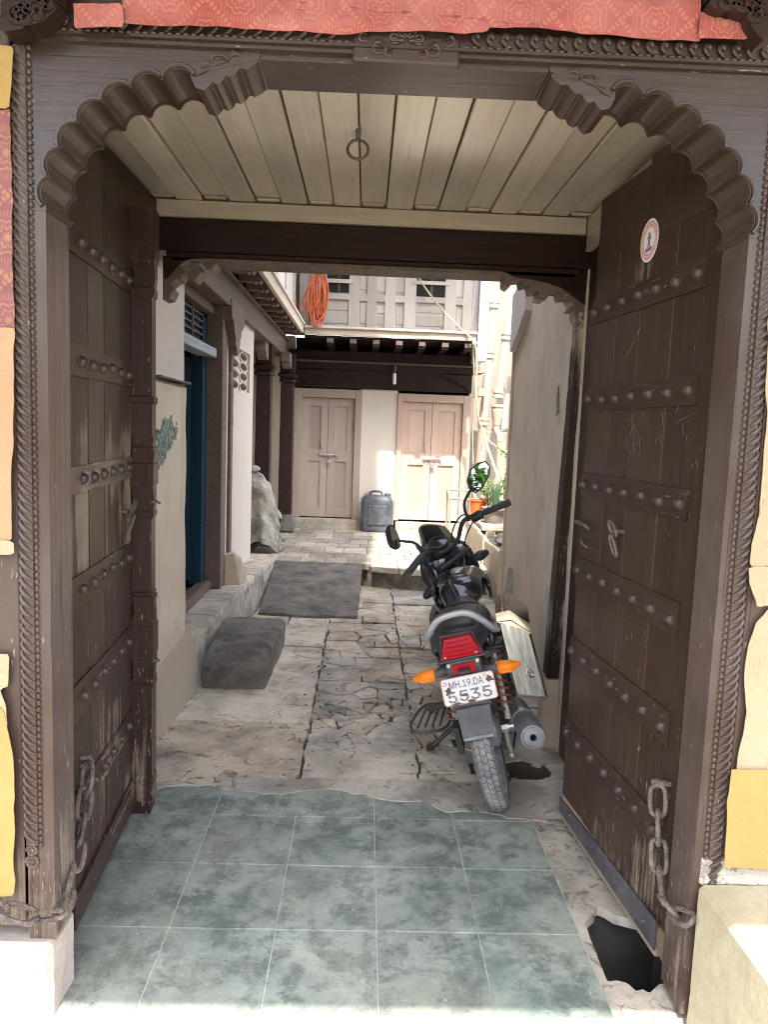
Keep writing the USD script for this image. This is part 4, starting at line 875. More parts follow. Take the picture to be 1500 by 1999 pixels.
# thin post with capital and the guard stone at its foot
tp = thing('wall_post', 'slim grey-brown post with a carved capital on the white wall', 'post')
obj('shaft', rough(box((-1.044, 5.67, .30), (-1.022, 5.77, 2.05), .004), .003, 10., 5, .08), M['strut'] if False else M['greywood'], tp)
cpz = [(0, .0), (.10, .0), (.13, .03), (.11, .05), (.15, .08), (.14, .11), (.20, .14), (.19, .17), (.26, .20), (.34, .235), (.34, .36), (-.22, .36), (-.22, .235), (-.12, .20), (-.10, .14), (-.04, .10), (-.05, .06), (0, .03)]
v, f = extr(Polygon([(5.67+a, 2.02+b) for a, b in cpz]), 0, .06); obj('capital', (np.c_[-1.044+v[:, 1], v[:, 0], v[:, 2]], f), M['greywood'], tp, smooth=25)
gs = hull([(x, y, z) for x, y, z in [(-1.04, 5.60, .27), (-.925, 5.61, .27), (-.90, 5.80, .27), (-1.04, 5.84, .27), (-1.04, 5.61, .50), (-.975, 5.62, .515), (-.93, 5.66, .47), (-1.04, 5.82, .51), (-.95, 5.78, .45)]])
obj('guard_stone', rough(gs, .010, 12., 8, .035), M['cream'], label='rounded plastered guard stone at the foot of the slim post', cat='guard stone')
# timbers above: wall beam, moulding, joist noses, fascia of the gallery
obj('wall_beam', box((-1.25, 3.58, 2.325), (-.992, 9.3, 2.425), .006), M['greywood'], lh, smooth=False)
obj('wall_beam', box((-1.25, 3.58, 2.4255), (-1.005, 9.3, 2.515), .006), M['greywood'], lh, smooth=False)
obj('beam_moulding', box((-1.2, 3.58, 2.5155), (-.965, 9.3, 2.535), .004), M['greywood'], lh, smooth=False)
nose = Polygon([(0, 0), (.10, 0), (.115, -.012), (.13, .002), (.15, -.010), (.168, .006), (.162, .03), (.175, .05), (.165, .075), (0, .075)])
for k in range(15):
    y = 3.9+k*.345
    v, f = extr(affinity.translate(nose, 0, 2.5355), 0, .085)
    obj('joist', (np.c_[-.97+v[:, 0]*1.0, y+v[:, 1], v[:, 2]], f[:, ::-1]), M['greywood'], lh, smooth=25)
obj('joist_board', box((-1.2, 3.58, 2.6115), (-.775, 8.98, 2.630), .003), M['beam'], lh, smooth=False)
fas = rough(box((-.80, 3.58, 2.560), (-.765, 8.80, 2.655), .004), .004, 3., 4, .15); obj('fascia', fas, M['cream'], lh)
obj('gallery_edge', box((-.80, 3.58, 2.6555), (-.745, 8.80, 2.678), .004), M['white'], lh, smooth=False)
obj('gallery_floor', box((-2.6, 3.58, 2.6305), (-.801, 9.6, 2.654)), M['beam'], lh, smooth=False)
for k in range(7):
    y = 3.7+.85*k
    obj('gallery_post', box((-.93, y, 2.6785), (-.87, y+.07, 4.6), .004), M['panelwood'], lh, smooth=False)
    if k < 6: obj('gallery_panel', box((-.915, y+.071, 2.6785), (-.895, y+.849, 3.5), .003), M['panelwood'], lh, smooth=False)
obj('upper_wall', box((-3.0, 3.58, 2.6786), (-1.9, 9.6, 5.4)), M['white'], lh, smooth=False)
rfl = hull([(-.45, 3.45, 4.50), (-.45, 9.6, 4.50), (-.45, 3.45, 4.56), (-.45, 9.6, 4.56), (-3.2, 3.45, 5.5), (-3.2, 9.6, 5.5), (-3.2, 3.45, 5.42), (-3.2, 9.6, 5.42)])
obj('roof', rfl, M['terracotta'], lh, smooth=False)
# cream half wall behind the left leaf
hw = thing('half_wall', 'low cream half wall with a green paint smear beside the left leaf', 'wall')
obj('body', rough(box((-1.12, 3.40, -.1), (-.952, 4.0, 1.69), .02), .007, 4., 5, .08), M['cream_stain'], hw)
obj('foot', rough(hull([(-.95, 3.40, 0), (-.915, 3.42, -.02), (-.90, 4.22, -.02), (-1.1, 4.26, -.02), (-1.1, 3.40, 0), (-.948, 3.41, .33), (-.945, 4.08, .35), (-1.1, 4.10, .35), (-1.1, 3.41, .33)]), .010, 7., 9, .06), M['cream_stain'], hw)
obj('cap_sheet', rough(box((-1.14, 3.44, 1.692), (-.935, 4.02, 1.702), .003), .006, 8., 4, .05), M['iron'], hw, label='rusty tin sheet on top')
sm = [P(px, py, x=-.948) for px, py in [(306, 878), (306, 850), (316, 842), (322, 822), (334, 818), (338, 830), (346, 838), (342, 852), (332, 866), (324, 878), (318, 905), (308, 900)]]
sp_ = Polygon([(q[1], q[2]) for q in sm]); bx0 = sp_.bounds; bl_s = []
for k in range(420):
    q = Point(rng.uniform(bx0[0]-.02, bx0[2]+.03), rng.uniform(bx0[1]-.03, bx0[3]+.03))
    if sp_.distance(q) < .03*rng.random()**2: bl_s.append(affinity.scale(q.buffer(rng.uniform(.004, .013), 4), rng.uniform(.6, 1), rng.uniform(.8, 1.8)))
v, f = extr(unary_union(bl_s).buffer(.002).buffer(-.002), 0, .0045); obj('paint_smear', (np.c_[-.950+v[:, 1], v[:, 0], v[:, 2]], f), M['stain_green'], hw, smooth=False)

# ================================================================== verandah pillars
def pillar(label, cx, cy, base=True, w=.082, top=2.33):
    t = thing('pillar', label, 'pillar')
    prof = [(.22 if base else .26, .115, .1), (.25, .118, .1), (.40, .098, .1), (.42, w, .1), (2.0, w*.93, .15), (2.005, w*1.15, .3), (2.03, w*1.2, .5), (2.05, w*1.02, .5), (2.07, w*1.3, .2), (2.10, w*1.35, .1), (2.12, w*1.05, .1), (2.20, w*1.1, .1), (top, w*1.1, .1)]
    k = 3
    for nm, pr, mt in (('base', prof[:k+1], 'greypost' if False else 'step'), ('shaft', prof[k:5], 'post'), ('capital', prof[5:], 'beam')):
        v, f = loft([[(cx+a, cy+b, z) for a, b in sq(h, ch)] for z, h, ch in pr])
        if trimesh.Trimesh(v, f).volume < 0: f = f[:, ::-1]
        obj(nm, (v, f), M[mt], t, smooth=25)
    cz = [(0, 0), (.16, .0), (.20, .03), (.24, .02), (.27, .06), (.33, .07), (.36, .12), (.36, .17), (-.36, .17), (-.36, .12), (-.33, .07), (-.27, .06), (-.24, .02), (-.20, .03), (-.16, 0)]
    v, f = extr(Polygon([(cy+a, 2.155+b) for a, b in cz]), -.05, .05); obj('bracket', (np.c_[cx+v[:, 1], v[:, 0], v[:, 2]], f), M['greywood'], t, smooth=25)
    return t
pillar('dark verandah pillar beside the cloth-covered scooter', -1.085, 7.95)
pillar('dark corner pillar on a stone base beside the left pink door', -.955, 9.05)
obj('verandah_wall', box((-1.95, 6.86, .2), (-1.80, 9.6, 2.62)), M['cream'], lh, smooth=False)
obj('verandah_ceiling', box((-1.80, 6.86, 2.54), (-1.26, 9.3, 2.61)), M['beam'], lh, smooth=False)

# ================================================================== rear house
YB = 9.6
bh = thing('rear_house', 'rear courtyard house with a pale timber balcony over dark beams', 'building')
obj('pier', rough(box((-.095, YB, .0), (.397, YB+.15, 2.02), .004), .003, 4., 3, .1), M['white_peel'], bh)
obj('wall', cat(box((-1.95, YB+.02, .0), (-.94, YB+.15, 2.62))), M['cream'], bh, smooth=False)
obj('wall', box((1.305, YB, .0), (1.345, YB+.6, 2.62)), M['cream'], bh, smooth=False)
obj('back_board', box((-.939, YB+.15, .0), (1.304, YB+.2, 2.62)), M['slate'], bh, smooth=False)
obj('door_sill', rough(box((-.93, YB-.22, .1), (-.08, YB+.02, .318), .02), .006, 8., 3, .07), M['cutpaver'], bh)
obj('door_sill', rough(box((.42, YB-.05, .1), (1.30, YB+.02, .305), .01), .004, 8., 3, .07), M['cutpaver'], bh)
obj('lintel_beam', box((-1.0, YB-.03, 1.985), (1.33, YB+.10, 2.215), .004), M['beam'], bh, smooth=False)
obj('lintel_beam', box((-1.0, YB-.06, 2.2155), (1.34, YB+.10, 2.30), .004), M['beam'], bh, smooth=False)
obj('beam_moulding', box((-1.0, YB-.085, 2.3005), (1.34, YB+.10, 2.325), .003), M['greywood'], bh, smooth=False)
obj('upper_beam', box((-1.0, YB-.05, 2.3255), (1.34, YB+.10, 2.45), .004), M['beam'], bh, smooth=False)
for s, x in ((1, -.90), (-1, 1.30)):
    pg = Polygon([(x, 2.20), (x+s*.34, 2.20), (x+s*.33, 2.17), (x+s*.27, 2.165), (x+s*.25, 2.13), (x+s*.17, 2.125), (x+s*.14, 2.08), (x+s*.06, 2.07), (x, 2.0)])
    v, f = extr(pg, 0, .04); obj('beam_bracket', (np.c_[v[:, 0], YB-.072+v[:, 1], v[:, 2]], f[:, ::-1]), M['beam'], bh, smooth=25)
YF = 8.9
for k in range(7):
    x = -.50+k*.272
    obj('joist', hull([(x+dx, y, z) for dx in (0, .085) for y, z in ((YF+.03, 2.535), (YF+.035, 2.47), (YF+.09, 2.45), (YB, 2.452), (YB, 2.535))]), M['beam'], bh, smooth=False)
    obj('joist_end', box((x+.004, YF+.018, 2.478), (x+.081, YF+.0299, 2.530), .003), M['greywood'], bh, smooth=False)
obj('balcony_floor', box((-.763, YF+.036, 2.5355), (1.25, YB+.1, 2.56)), M['beam'], bh, smooth=False)
obj('fascia', rough(box((-.764, YF, 2.5605), (1.26, YF+.035, 2.635), .004), .004, 3., 7, .12), M['cream'], bh)
obj('balcony_edge', rough(box((-.764, YF-.025, 2.6355), (1.275, YF+.06, 2.665), .006), .005, 4., 3, .12), M['white'], bh)
YP = 9.12                                                  # balustrade of panels
def pbox(x0, y0, x1, y1, d0, d1, nm, mat, par, bev=.003):
    a, b = P(x0, y0, y=YP), P(x1, y1, y=YP)
    return obj(nm, box((a[0], YP+d0, b[2]), (b[0], YP+d1, a[2]), bev), M[mat], par, smooth=False)
bal = obj('balcony_panelling', box((-.85, YP+.03, 2.665), (1.22, YP+.05, 3.80)), M['panelwood'], bh, smooth=False)
for x0, x1 in ((612, 622), (686, 700), (722, 733), (758, 770), (796, 810), (876, 888), (912, 930)):
    pbox(x0, 430, x1, 645+(x0-612)*.04, -.0, .03, 'stile', 'panelwood', bal)
for y0 in (571, 640):
    for x0, x1 in ((622.5, 685.5), (700.5, 721.5), (733.5, 757.5), (770.5, 795.5), (810.5, 875.5), (888.5, 911.5)):
        k = (x0-612)*.045
        pbox(x0, y0+k*.9, x1, y0+14+k*.9 if y0 < 600 else y0+8+k, -.003+rng.uniform(0, .004), .03, 'rail', 'panelwood', bal)
for x0, x1, y0, y1 in ((640, 685, 528, 571), (812, 875, 532, 580)):
    w_ = pbox(x0, y0, x1, y1, .012, .029, 'window', 'slate', bal)
    a, b = P(x0-4, y0+16, y=YP), P(x1+4, y0+26, y=YP); obj('bar', box((a[0], YP-.012, b[2]), (b[0], YP+.011, a[2]), .003), M['panelwood'], w_, smooth=False)
    a, b = P((x0+x1)/2-2, y0, y=YP), P((x0+x1)/2+2, y1, y=YP); obj('bar', box((a[0], YP+.004, b[2]), (b[0], YP+.0118, a[2])), M['slat'], w_, smooth=False)
for x0, x1, y0, y1 in ((704, 719, 590, 632), (737, 755, 596, 612), (737, 755, 616, 634), (774, 793, 598, 634), (814, 872, 598, 612), (814, 872, 616, 638), (892, 909, 602, 640), (626, 683, 588, 606), (626, 683, 610, 632), (704, 719, 530, 566), (737, 755, 534, 570), (774, 793, 536, 572), (892, 909, 540, 580)):
    pbox(x0, y0, x1, y1, .018+rng.uniform(0, .006), .0295, 'panel', 'panelwood', bal, .006)
obj('end_post', box((1.225, YP-.01, 2.666), (1.30, YP+.07, 4.0), .004), M['greypost'], bh, smooth=False)
obj('side_wall', box((1.302, 9.05, 2.35), (1.42, 10.9, 4.2), .004), M['bluewhite'], bh, smooth=False)
obj('upper_wall', box((-3.0, 9.62, 2.68), (1.30, 9.75, 5.2)), M['white'], bh, smooth=False)
obj('roof', hull([(x, y, z+t) for x in (-1.4, 1.34) for y, z in ((8.15, 4.42), (11.5, 5.4)) for t in (0, .06)]), M['terracotta'], bh, smooth=False)
# ---- the two pink double doors
def double_door(label, px0, py0, px1, py1, frame_w, mt='pink'):
    t = thing('double_door', label, 'door'); a, b = P(px0, py0, y=YB), P(px1, py1, y=YB); x0, x1, z1, z0 = a[0], b[0], a[2], b[2]
    d = YB-.03
    fl, fr_, ft_ = frame_w
    obj('frame', box((x0, d, z0), (x0+fl, YB+.06, z1), .004), M[mt], t, smooth=False); obj('frame', box((x1-fr_, d, z0), (x1, YB+.06, z1), .004), M[mt], t, smooth=False)
    obj('frame', box((x0+fl+.001, d, z1-ft_), (x1-fr_-.001, YB+.06, z1), .004), M[mt], t, smooth=False)
    xi0, xi1 = x0+fl+.004, x1-fr_-.004; xm = (xi0+xi1)/2; zt_ = z1-ft_-.006; zb = z0+.012; zm = zb+(zt_-zb)*.50
    for a_, b_ in ((xi0, xm-.003), (xm+.003, xi1)):
        s = .085
        fr2 = sbox(a_, zb, b_, zt_).difference(sbox(a_+s, zb+.12, b_-s, zm-.04)).difference(sbox(a_+s, zm+.11, b_-s, zt_-.10))
        v, f = extr(fr2, 0, .035); lf = obj('leaf', (np.c_[v[:, 0], YB+.02-v[:, 1]+.035, v[:, 2]], f), M[mt], t, smooth=False)
        for za, zc in ((zb+.12, zm-.04), (zm+.11, zt_-.10)):
            obj('panel', box((a_+s-.004, YB+.036, za-.004), (b_-s+.004, YB+.05, zc+.004), .004), M[mt], lf, smooth=False)
            obj('moulding', cat(box((a_+s+.0005, YB+.026, za+.0005), (a_+s+.010, YB+.0358, zc)), box((b_-s-.010, YB+.026, za), (b_-s-.0005, YB+.0358, zc-.0005))), M[mt], lf, smooth=False)
    zl = zm+.045
    bt = obj('bolt', tube([(xm-.10, YB+.0, zl), (xm+.14, YB+.0, zl)], .009, 8), M['steel'], t)
    for q in (-.085, -.03, .05, .12): obj('bolt_keeper', box((xm+q-.011, YB-.014, zl-.022), (xm+q+.011, YB+.019, zl+.022), .004), M['steel'], bt, smooth=False)
    obj('padlock_body', box((xm-.005, YB-.030, zl-.105), (xm+.045, YB-.008, zl-.055), .008), M['steel'], bt, smooth=False)
    th = np.linspace(0, PI, 10); obj('shackle', tube(np.r_[[(xm+.036, YB-.019, zl-.06)], np.c_[xm+.02+.016*np.cos(th), np.full(10, YB-.019), zl-.04+.028*np.sin(th)], [(xm+.004, YB-.019, zl-.06)]], .0035, 6), M['steel'], bt)
    obj('handle', tube(bez([(xm-.075, YB+.015, zl+.085), (xm-.075, YB-.025, zl+.10), (xm-.075, YB-.028, zl+.18), (xm-.075, YB+.015, zl+.20)], 6), .007, 7), M['steel'], t)
    return t
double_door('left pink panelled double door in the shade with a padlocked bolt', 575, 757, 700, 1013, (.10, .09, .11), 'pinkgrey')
double_door('right pink panelled double door, its lower part in sunlight', 778, 768, 910, 1020, (.06, .11, .10))
# side door of the verandah seen between the pillars
sd = thing('verandah_door', 'narrow pinkish door frame between the two dark pillars', 'door')
obj('frame', cat(box((-1.798, 7.9, .2), (-1.77, 8.0, 2.1)), box((-1.798, 8.9, .2), (-1.77, 9.0, 2.1)), box((-1.798, 8.001, 2.0), (-1.77, 8.899, 2.1))), M['pink'], sd, smooth=False)
for k in range(3): obj('panel', box((-1.799, 8.001, .25+.6*k), (-1.785, 8.899, .78+.6*k), .01), M['greywood'], sd, smooth=False)
# ================================================================== right background: neighbour's whitewashed wall, drainpipes
nh = thing('neighbour_wall', 'sunlit whitewashed house wall behind the drainpipes', 'wall')
obj('wall', rough(box((1.0, 10.9, -.1), (6.0, 11.1, 6.0)), .012, 2.5, 3, .25), M['sunwall'], nh)
obj('wall_step', rough(box((1.43, 10.62, -.1), (5.0, 10.899, 1.52), .02), .012, 4., 4, .12), M['sunwall'], nh)
for z, w_ in ((1.95, .22), (2.25, .20)):
    obj('stone_bracket', rough(hull([(1.346, 9.9+a, z+b) for a, b in ((0, 0), (.5, 0), (.5, .16), (0, .16))]+[(1.346+w_, 9.95+a, z+.03+b) for a, b in ((0, 0), (.4, 0), (.4, .1), (0, .1))]), .01, 10., 5, .05), M['sunwall'], nh)
bwin = obj('niche', box((1.93, 10.60, 1.56), (2.16, 10.615, 2.05), .003), M['cream_stain'], nh, smooth=False)
def pipe(label, a, b, r, collar):
    t = thing('drainpipe', label, 'pipe'); d = unit(b-a)
    obj('pipe', tube([a, b*.5+a*.5, b], r, 12), M['palepipe'], t)
    for k in collar:
        c = a+(b-a)*k; obj('collar', lathe([(r*1.02, -.05), (r*1.28, -.045), (r*1.28, -.02), (r*1.15, -.01), (r*1.15, .01), (r*1.3, .02), (r*1.3, .05), (r*1.02, .055)], 14, c, d), M['palepipe'], t)
    return t
pipe('leaning pale drainpipe nearest the rear house', P(937, 905, y=10.1), P(968, 560, y=10.1), .055, (.24, .62, .9))
pipe('thick pale drainpipe ending above a hopper shoe', P(973, 775, y=10.2), P(1003, 560, y=10.2), .06, (.02, .55))
hp = thing('pipe_shoe', 'rusty pipe shoe below the thick drainpipe', 'pipe')
q = P(972, 790, y=10.2); obj('shoe', lathe([(.085, .0), (.09, -.03), (.075, -.05), (.085, -.09), (.06, -.20), (.05, -.28)], 14, q), M['palepipe'], hp)
obj('outlet', tube(bez([q+[0, 0, -.26], q+[0, 0, -.34], q+[.04, -.02, -.42], q+[.05, -.03, -.50]], 5), .045, 10), M['palepipe'], hp)
pipe('slim pale pipe hard against the right wall end', P(999, 840, y=10.4), P(1012, 600, y=10.4), .035, (.3, .8))
# ---- ropes, hose coil, bulb
rp = thing('rope', 'pale rope tied from the balcony window down past the balcony corner', 'rope')
r1 = [P(812, 533, y=9.05), P(836, 570, y=9.0), P(868, 610, y=8.95), P(900, 642, y=8.9), P(927, 672, y=8.84), P(931, 720, y=8.84), P(930, 770, y=8.85), P(936, 820, y=8.9), P(950, 855, y=8.95), P(970, 872, y=9.0), P(990, 882, y=9.0)]
obj('cord', tube(bez(r1, 6), .011, 7), M['rope'], rp); obj('knot', blob(P(927, 670, y=8.84), (.03, .025, .035), 2), M['rope'], rp)
rp = thing('rope', 'second pale rope hanging straight beside the rear house corner', 'rope')
obj('cord', tube(bez([P(924, 672, y=8.86), P(926, 760, y=9.0), P(923, 840, y=9.2), P(924, 905, y=9.3)], 6), .008, 6), M['rope'], rp)
pl_ = thing('pole', 'slanting pale bamboo pole leaning behind the plants', 'pole')
obj('shaft', tube([P(941, 838, y=9.7), P(958, 890, y=9.5), P(984, 965, y=9.3)], .016, 8), M['rope'], pl_)
wr = thing('cable', 'thin grey cable dropping down the sunlit wall', 'cable')
obj('cord', tube(bez([P(944, 850, y=10.0), P(938, 880, y=10.0), P(932, 925, y=10.0)], 6), .006, 6), M['steel'], wr)
hc = thing('hose_coil', 'coil of orange hose hanging on the balcony corner', 'hose')
hk = P(622, 528, y=8.86)
for k in range(13):
    x = rng.uniform(-.015, .02); w1 = rng.uniform(.02, .10); h1 = rng.uniform(.50, .66); sk = rng.uniform(-.05, .05)
    if k > 8: w1, h1, sk = rng.uniform(.04, .09), rng.uniform(.45, .62), rng.uniform(-.20, -.08)
    pts = [hk+[x, rng.uniform(-.02, .02), .02]]
    for t in np.linspace(.25, 2*PI-.25, 9):
        pts.append(hk+A([x+sk*(1-math.cos(t))/2+w1*math.sin(t)*(1.15 if t < PI else .7), rng.uniform(-.035, .03), -h1*(1-math.cos(t))/2]))
    pts.append(pts[0])
    obj('loop', tube(bez(pts, 5), .0095, 7), M['orangepvc'], hc)
obj('tail', tube(bez([hk+[.0, 0, .01], hk+[.12, .0, .02], hk+[.26, .02, .03], hk+[.42, .1, .03]], 6), .0095, 7), M['orangepvc'], hc)
obj('tail', tube(bez([hk+[-.0, 0, .03], hk+[-.16, .02, .02], hk+[-.28, -.04, -.1], hk+[-.26, -.04, -.3], hk+[-.24, -.02, -.55]], 6), .0095, 7), M['orangepvc'], hc)
bb = thing('lamp_bulb', 'unlit white spiral bulb hanging from the dark lintel between the doors', 'bulb')
q = P(771, 722, y=YB-.12)
obj('holder', lathe([(.012, .05), (.028, .045), (.028, .0), (.018, -.01), (.020, -.035), (.016, -.045)], 12, q), M['slat'], bb)
obj('bulb', lathe([(.022, -.046), (.024, -.085), (.020, -.09), (.023, -.10), (.023, -.165), (.016, -.178), (.004, -.182)], 14, q), M['bulb'], bb)
obj('bracket_arm', box(q+[-.01, .0, .045], q+[.01, .07, .06]), M['slat'], bb, smooth=False)
# ---- jerrycan
dr = thing('jerrycan', 'big dusty blue-black plastic can against the white pier between the doors', 'can')
dc = P(735, 1040, z=.2); k = 62/1450*9.25/2
def rr_(w, d, r, n=6): return list(Polygon([(-w+r, -d+r), (w-r, -d+r), (w-r, d-r), (-w+r, d-r)]).buffer(r, n).exterior.coords)[:-1]
W_ = .20
rings = [[(dc[0]+a, dc[1]+.17+b, dc[2]+z) for a, b in rr_(W_*s, .15*s, .06*s)] for z, s in ((0, .9), (.02, .98), (.05, 1.), (.20, 1.), (.205, .985), (.225, .985), (.23, 1.), (.36, 1.), (.40, .97), (.44, .85), (.455, .7))]
v, f = loft(rings)
if trimesh.Trimesh(v, f).volume < 0: f = f[:, ::-1]
obj('body', (v, f), M['drum'], dr, smooth=40)
obj('panel', box(dc+[-.12, .008, .09], dc+[.12, .03, .34], .012), M['drum'], dr, smooth=False)
obj('handle', tube(bez([dc+[-.09, .17, .44], dc+[-.08, .17, .495], dc+[0, .17, .505], dc+[.05, .17, .495], dc+[.06, .17, .44]], 5), .015, 8), M['drum'], dr)
obj('cap', lathe([(.045, .43), (.045, .475), (.04, .485), (0.001, .485)], 16, dc+[.13, .17, 0]), M['drum'], dr)
# ---- cloth-covered scooter behind the white wall
sc_ = thing('covered_scooter', 'parked two-wheeler under a grey canvas cover beside the dark pillar', 'scooter')
def tarp(u, v):
    # u along the vehicle (x from -1.6 to its near end), v round the drape from far side over the top to the near side
    x = -1.75+u*.92; prof = np.interp(u, [0, .3, .6, .8, .93, 1.], [.75, .80, .86, .80, .60, .38])
    hem = np.interp(u, [0, .5, .8, 1], [.30, .24, .12, .06]) + .05*np.sin(u*17)
    a = (v-.5)*2; s = np.sign(a)*np.minimum(1, np.abs(a)*2.6)
    wid = np.interp(u, [0, .5, .85, 1], [.17, .22, .20, .06])
    y = 7.40 + s*wid*(.55+.45*np.clip((np.abs(a)-.2)/.5, 0, 1)); drop = np.clip((np.abs(a)-.32)/.68, 0, 1)
    z = .2+prof*(1-drop)*(1-.10*np.abs(s)) + hem*drop*(prof > 0)
    n = meshkit.fbm(np.c_[x*11, y*11, z*7], 3, 4)-.5; fold = .028*np.sin(u*30+2*np.sin(v*9))*drop
    return np.c_[x+.09*n, y+.12*n*np.sign(a)+fold*np.sign(a), z+.07*n]
obj('canvas_cover', grid(tarp, 46, 60, .004), M['tarp'], sc_, smooth=60)
obj('bundle', rough(blob((-1.10, 7.36, 1.06), (.07, .08, .035), 2), .012, 14., 3), M['tarp'], sc_, label='folded rag on top')
th = np.linspace(0, 2*PI, 32, endpoint=False)
obj('tyre', tube(np.c_[-1.22+.19*np.cos(th), np.full(32, 7.40), .43+.19*np.sin(th)], .045, 10, closed=True), M['rubber'], sc_)
obj('wheel_rim', lathe([(.14, -.04), (.13, -.02), (.05, -.015), (.05, .015), (.13, .02), (.14, .04)], 24, (-1.22, 7.40, .43), (0, 1, 0)), M['slat'], sc_)
obj('floor_board', box((-1.6, 7.30, .36), (-1.1, 7.50, .44), .02), M['slat'], sc_, smooth=False)
for pl2, lab in (([(490, 1075), (520, 1062), (545, 1066), (552, 1074), (528, 1082), (500, 1086)], 'damp dark stain on the courtyard pavers beside the scooter'), ([(522, 1052), (548, 1050), (556, 1056), (538, 1060)], 'small damp patch on the pavers below the scooter cover')):
    pg = Polygon([tuple(P(px, py, z=.206)[:2]) for px, py in pl2]); obj('damp_stain', slab(wobble(pg.exterior.coords, .03, .03, 3), .2045, .206), M['damp'], court, smooth=False)
gr_ = []
for k in range(420):
    q = rng.random()
    if q < .4: x, y = rng.gauss(.285, .03), rng.uniform(3.0, 6.5)
    elif q < .6: x, y = rng.gauss(-.235, .04), rng.uniform(3.0, 6.0)
    elif q < .8: x, y = rng.uniform(.3, .95), rng.uniform(2.75, 4.6)
    elif q < .9: x, y = rng.uniform(.71, .86), rng.uniform(2.25, 2.9)
    else: x, y = -.93+abs(rng.gauss(0, .03)), rng.uniform(3.3, 4.1)
    r_ = rng.uniform(.002, .0065)*(1 if rng.random() < .9 else 1.8); v, f = blob((x, y, r_*.4+.001), (r_, r_*rng.uniform(.6, 1), r_*.6), 1 if r_ > .006 else 0, rotm([0, 0, 1], rng.uniform(0, 3)))
    gr_.append((v, f))
obj('grit', cat(gr_), M['rubble'], kind='stuff', label='small stones and grit lying in the paving joints', cat='grit', smooth=False)
# ---- planter bench, crates, pots and plants
pb = thing('planter_wall', 'low wall of cream slabs with rubble on top, beyond the right wall', 'planter')
yy = [6.32, 6.78, 7.22, 7.66, 8.10, 8.52]
for a, b in zip(yy[:-1], yy[1:]):
    obj('slab', rough(box((1.205, a+.004, .02), (1.24, b-.004, .47+rng.uniform(-.02, .015)), .006), .004, 8., 3, .08), M['cream_stain'], pb)
obj('edge_rib', box((1.185, 6.28, 0), (1.245, 6.315, .50), .006), M['cream'], pb, smooth=False)
obj('edge_rib', box((1.186, 7.20, .2), (1.204, 7.24, .48), .004), M['cream'], pb, smooth=False)
obj('fill', rough(box((1.241, 6.32, 0), (1.75, 8.55, .42)), .03, 5., 3, .1), M['rubble'], pb)
for k in range(16):
    x, y = rng.uniform(1.28, 1.62), 6.45+k*.125
    obj('loose_stone', rough(hull(nrg.uniform(-1, 1, (14, 3))*[.07, .08, .045]+[x, y, .45]), .006, 20., k), M['rubble'] if k % 3 else M['cutpaver'], pb)
obj('top_slab', rough(box((1.26, 7.75, .46), (1.72, 8.5, .52), .01), .006, 8., 4, .08), M['cutpaver'], pb)
def leafblade(base, tip, w, bend, mat=None, n=7, fold=.25):
    """A leaf from base to tip with a midrib fold."""
    base, tip = A(base, float), A(tip, float); d = tip-base; L = np.linalg.norm(d); d /= L; s = np.cross(d, [0, 0, 1]); s = unit(s) if np.linalg.norm(s) > .1 else A([1., 0, 0]); upn = np.cross(s, d); v, f = [], []
    for i in range(n):
        t = i/(n-1); c = base+d*L*t+upn*bend*math.sin(t*PI); ww = w*math.sin(PI*min(1, .12+.88*t)**.8)*(1 if i < n-1 else .05)
        v += [c-s*ww+upn*ww*fold, c, c+s*ww+upn*ww*fold]
        if i: k = 3*(i-1); f += [[k, k+1, k+4], [k, k+4, k+3], [k+1, k+2, k+5], [k+1, k+5, k+4]]
    return A(v), A(f)
def pot(label, c, r, h, mat, rim=True):
    t = thing('flower_pot', label, 'flower pot')
    obj('pot', lathe([(r*.7, 0), (r*.72, .01), (r*.97, h*.86), (r*1.1, h*.87), (r*1.12, h), (r*.98, h), (r*.95, h*.9), (.001, h*.88)], 22, c), M[mat], t)
    obj('soil', lathe([(r*.94, h*.86), (r*.9, h*.93), (.001, h*.95)], 16, c), M['dirt'], t); return t
p1 = P(960, 1020, y=8.0); pot('squat cement pot with an aloe, on the planter wall', A([1.43, 8.02, .52]), .13, .17, 'greypot')
al = thing('aloe_plant', 'spiky aloe in the squat cement pot', 'plant')
for k in range(13):
    a = k*2.4; r_ = .03+.05*(k/13); tp_ = A([1.43, 8.02, .68])+[math.cos(a)*r_*1.7, math.sin(a)*r_*1.7, .34-.012*k+rng.uniform(-.03, .03)]
    obj('leaf', leafblade(A([1.43, 8.02, .67])+[math.cos(a)*.015, math.sin(a)*.015, 0], tp_, .019, .012, fold=.7), M['aloe'], al)
pot('terracotta pot behind the aloe', A([1.60, 8.36, .52]), .12, .20, 'terracotta')
pot('low terracotta bowl at the wall end', A([1.63, 7.78, .52]), .11, .14, 'terracotta')
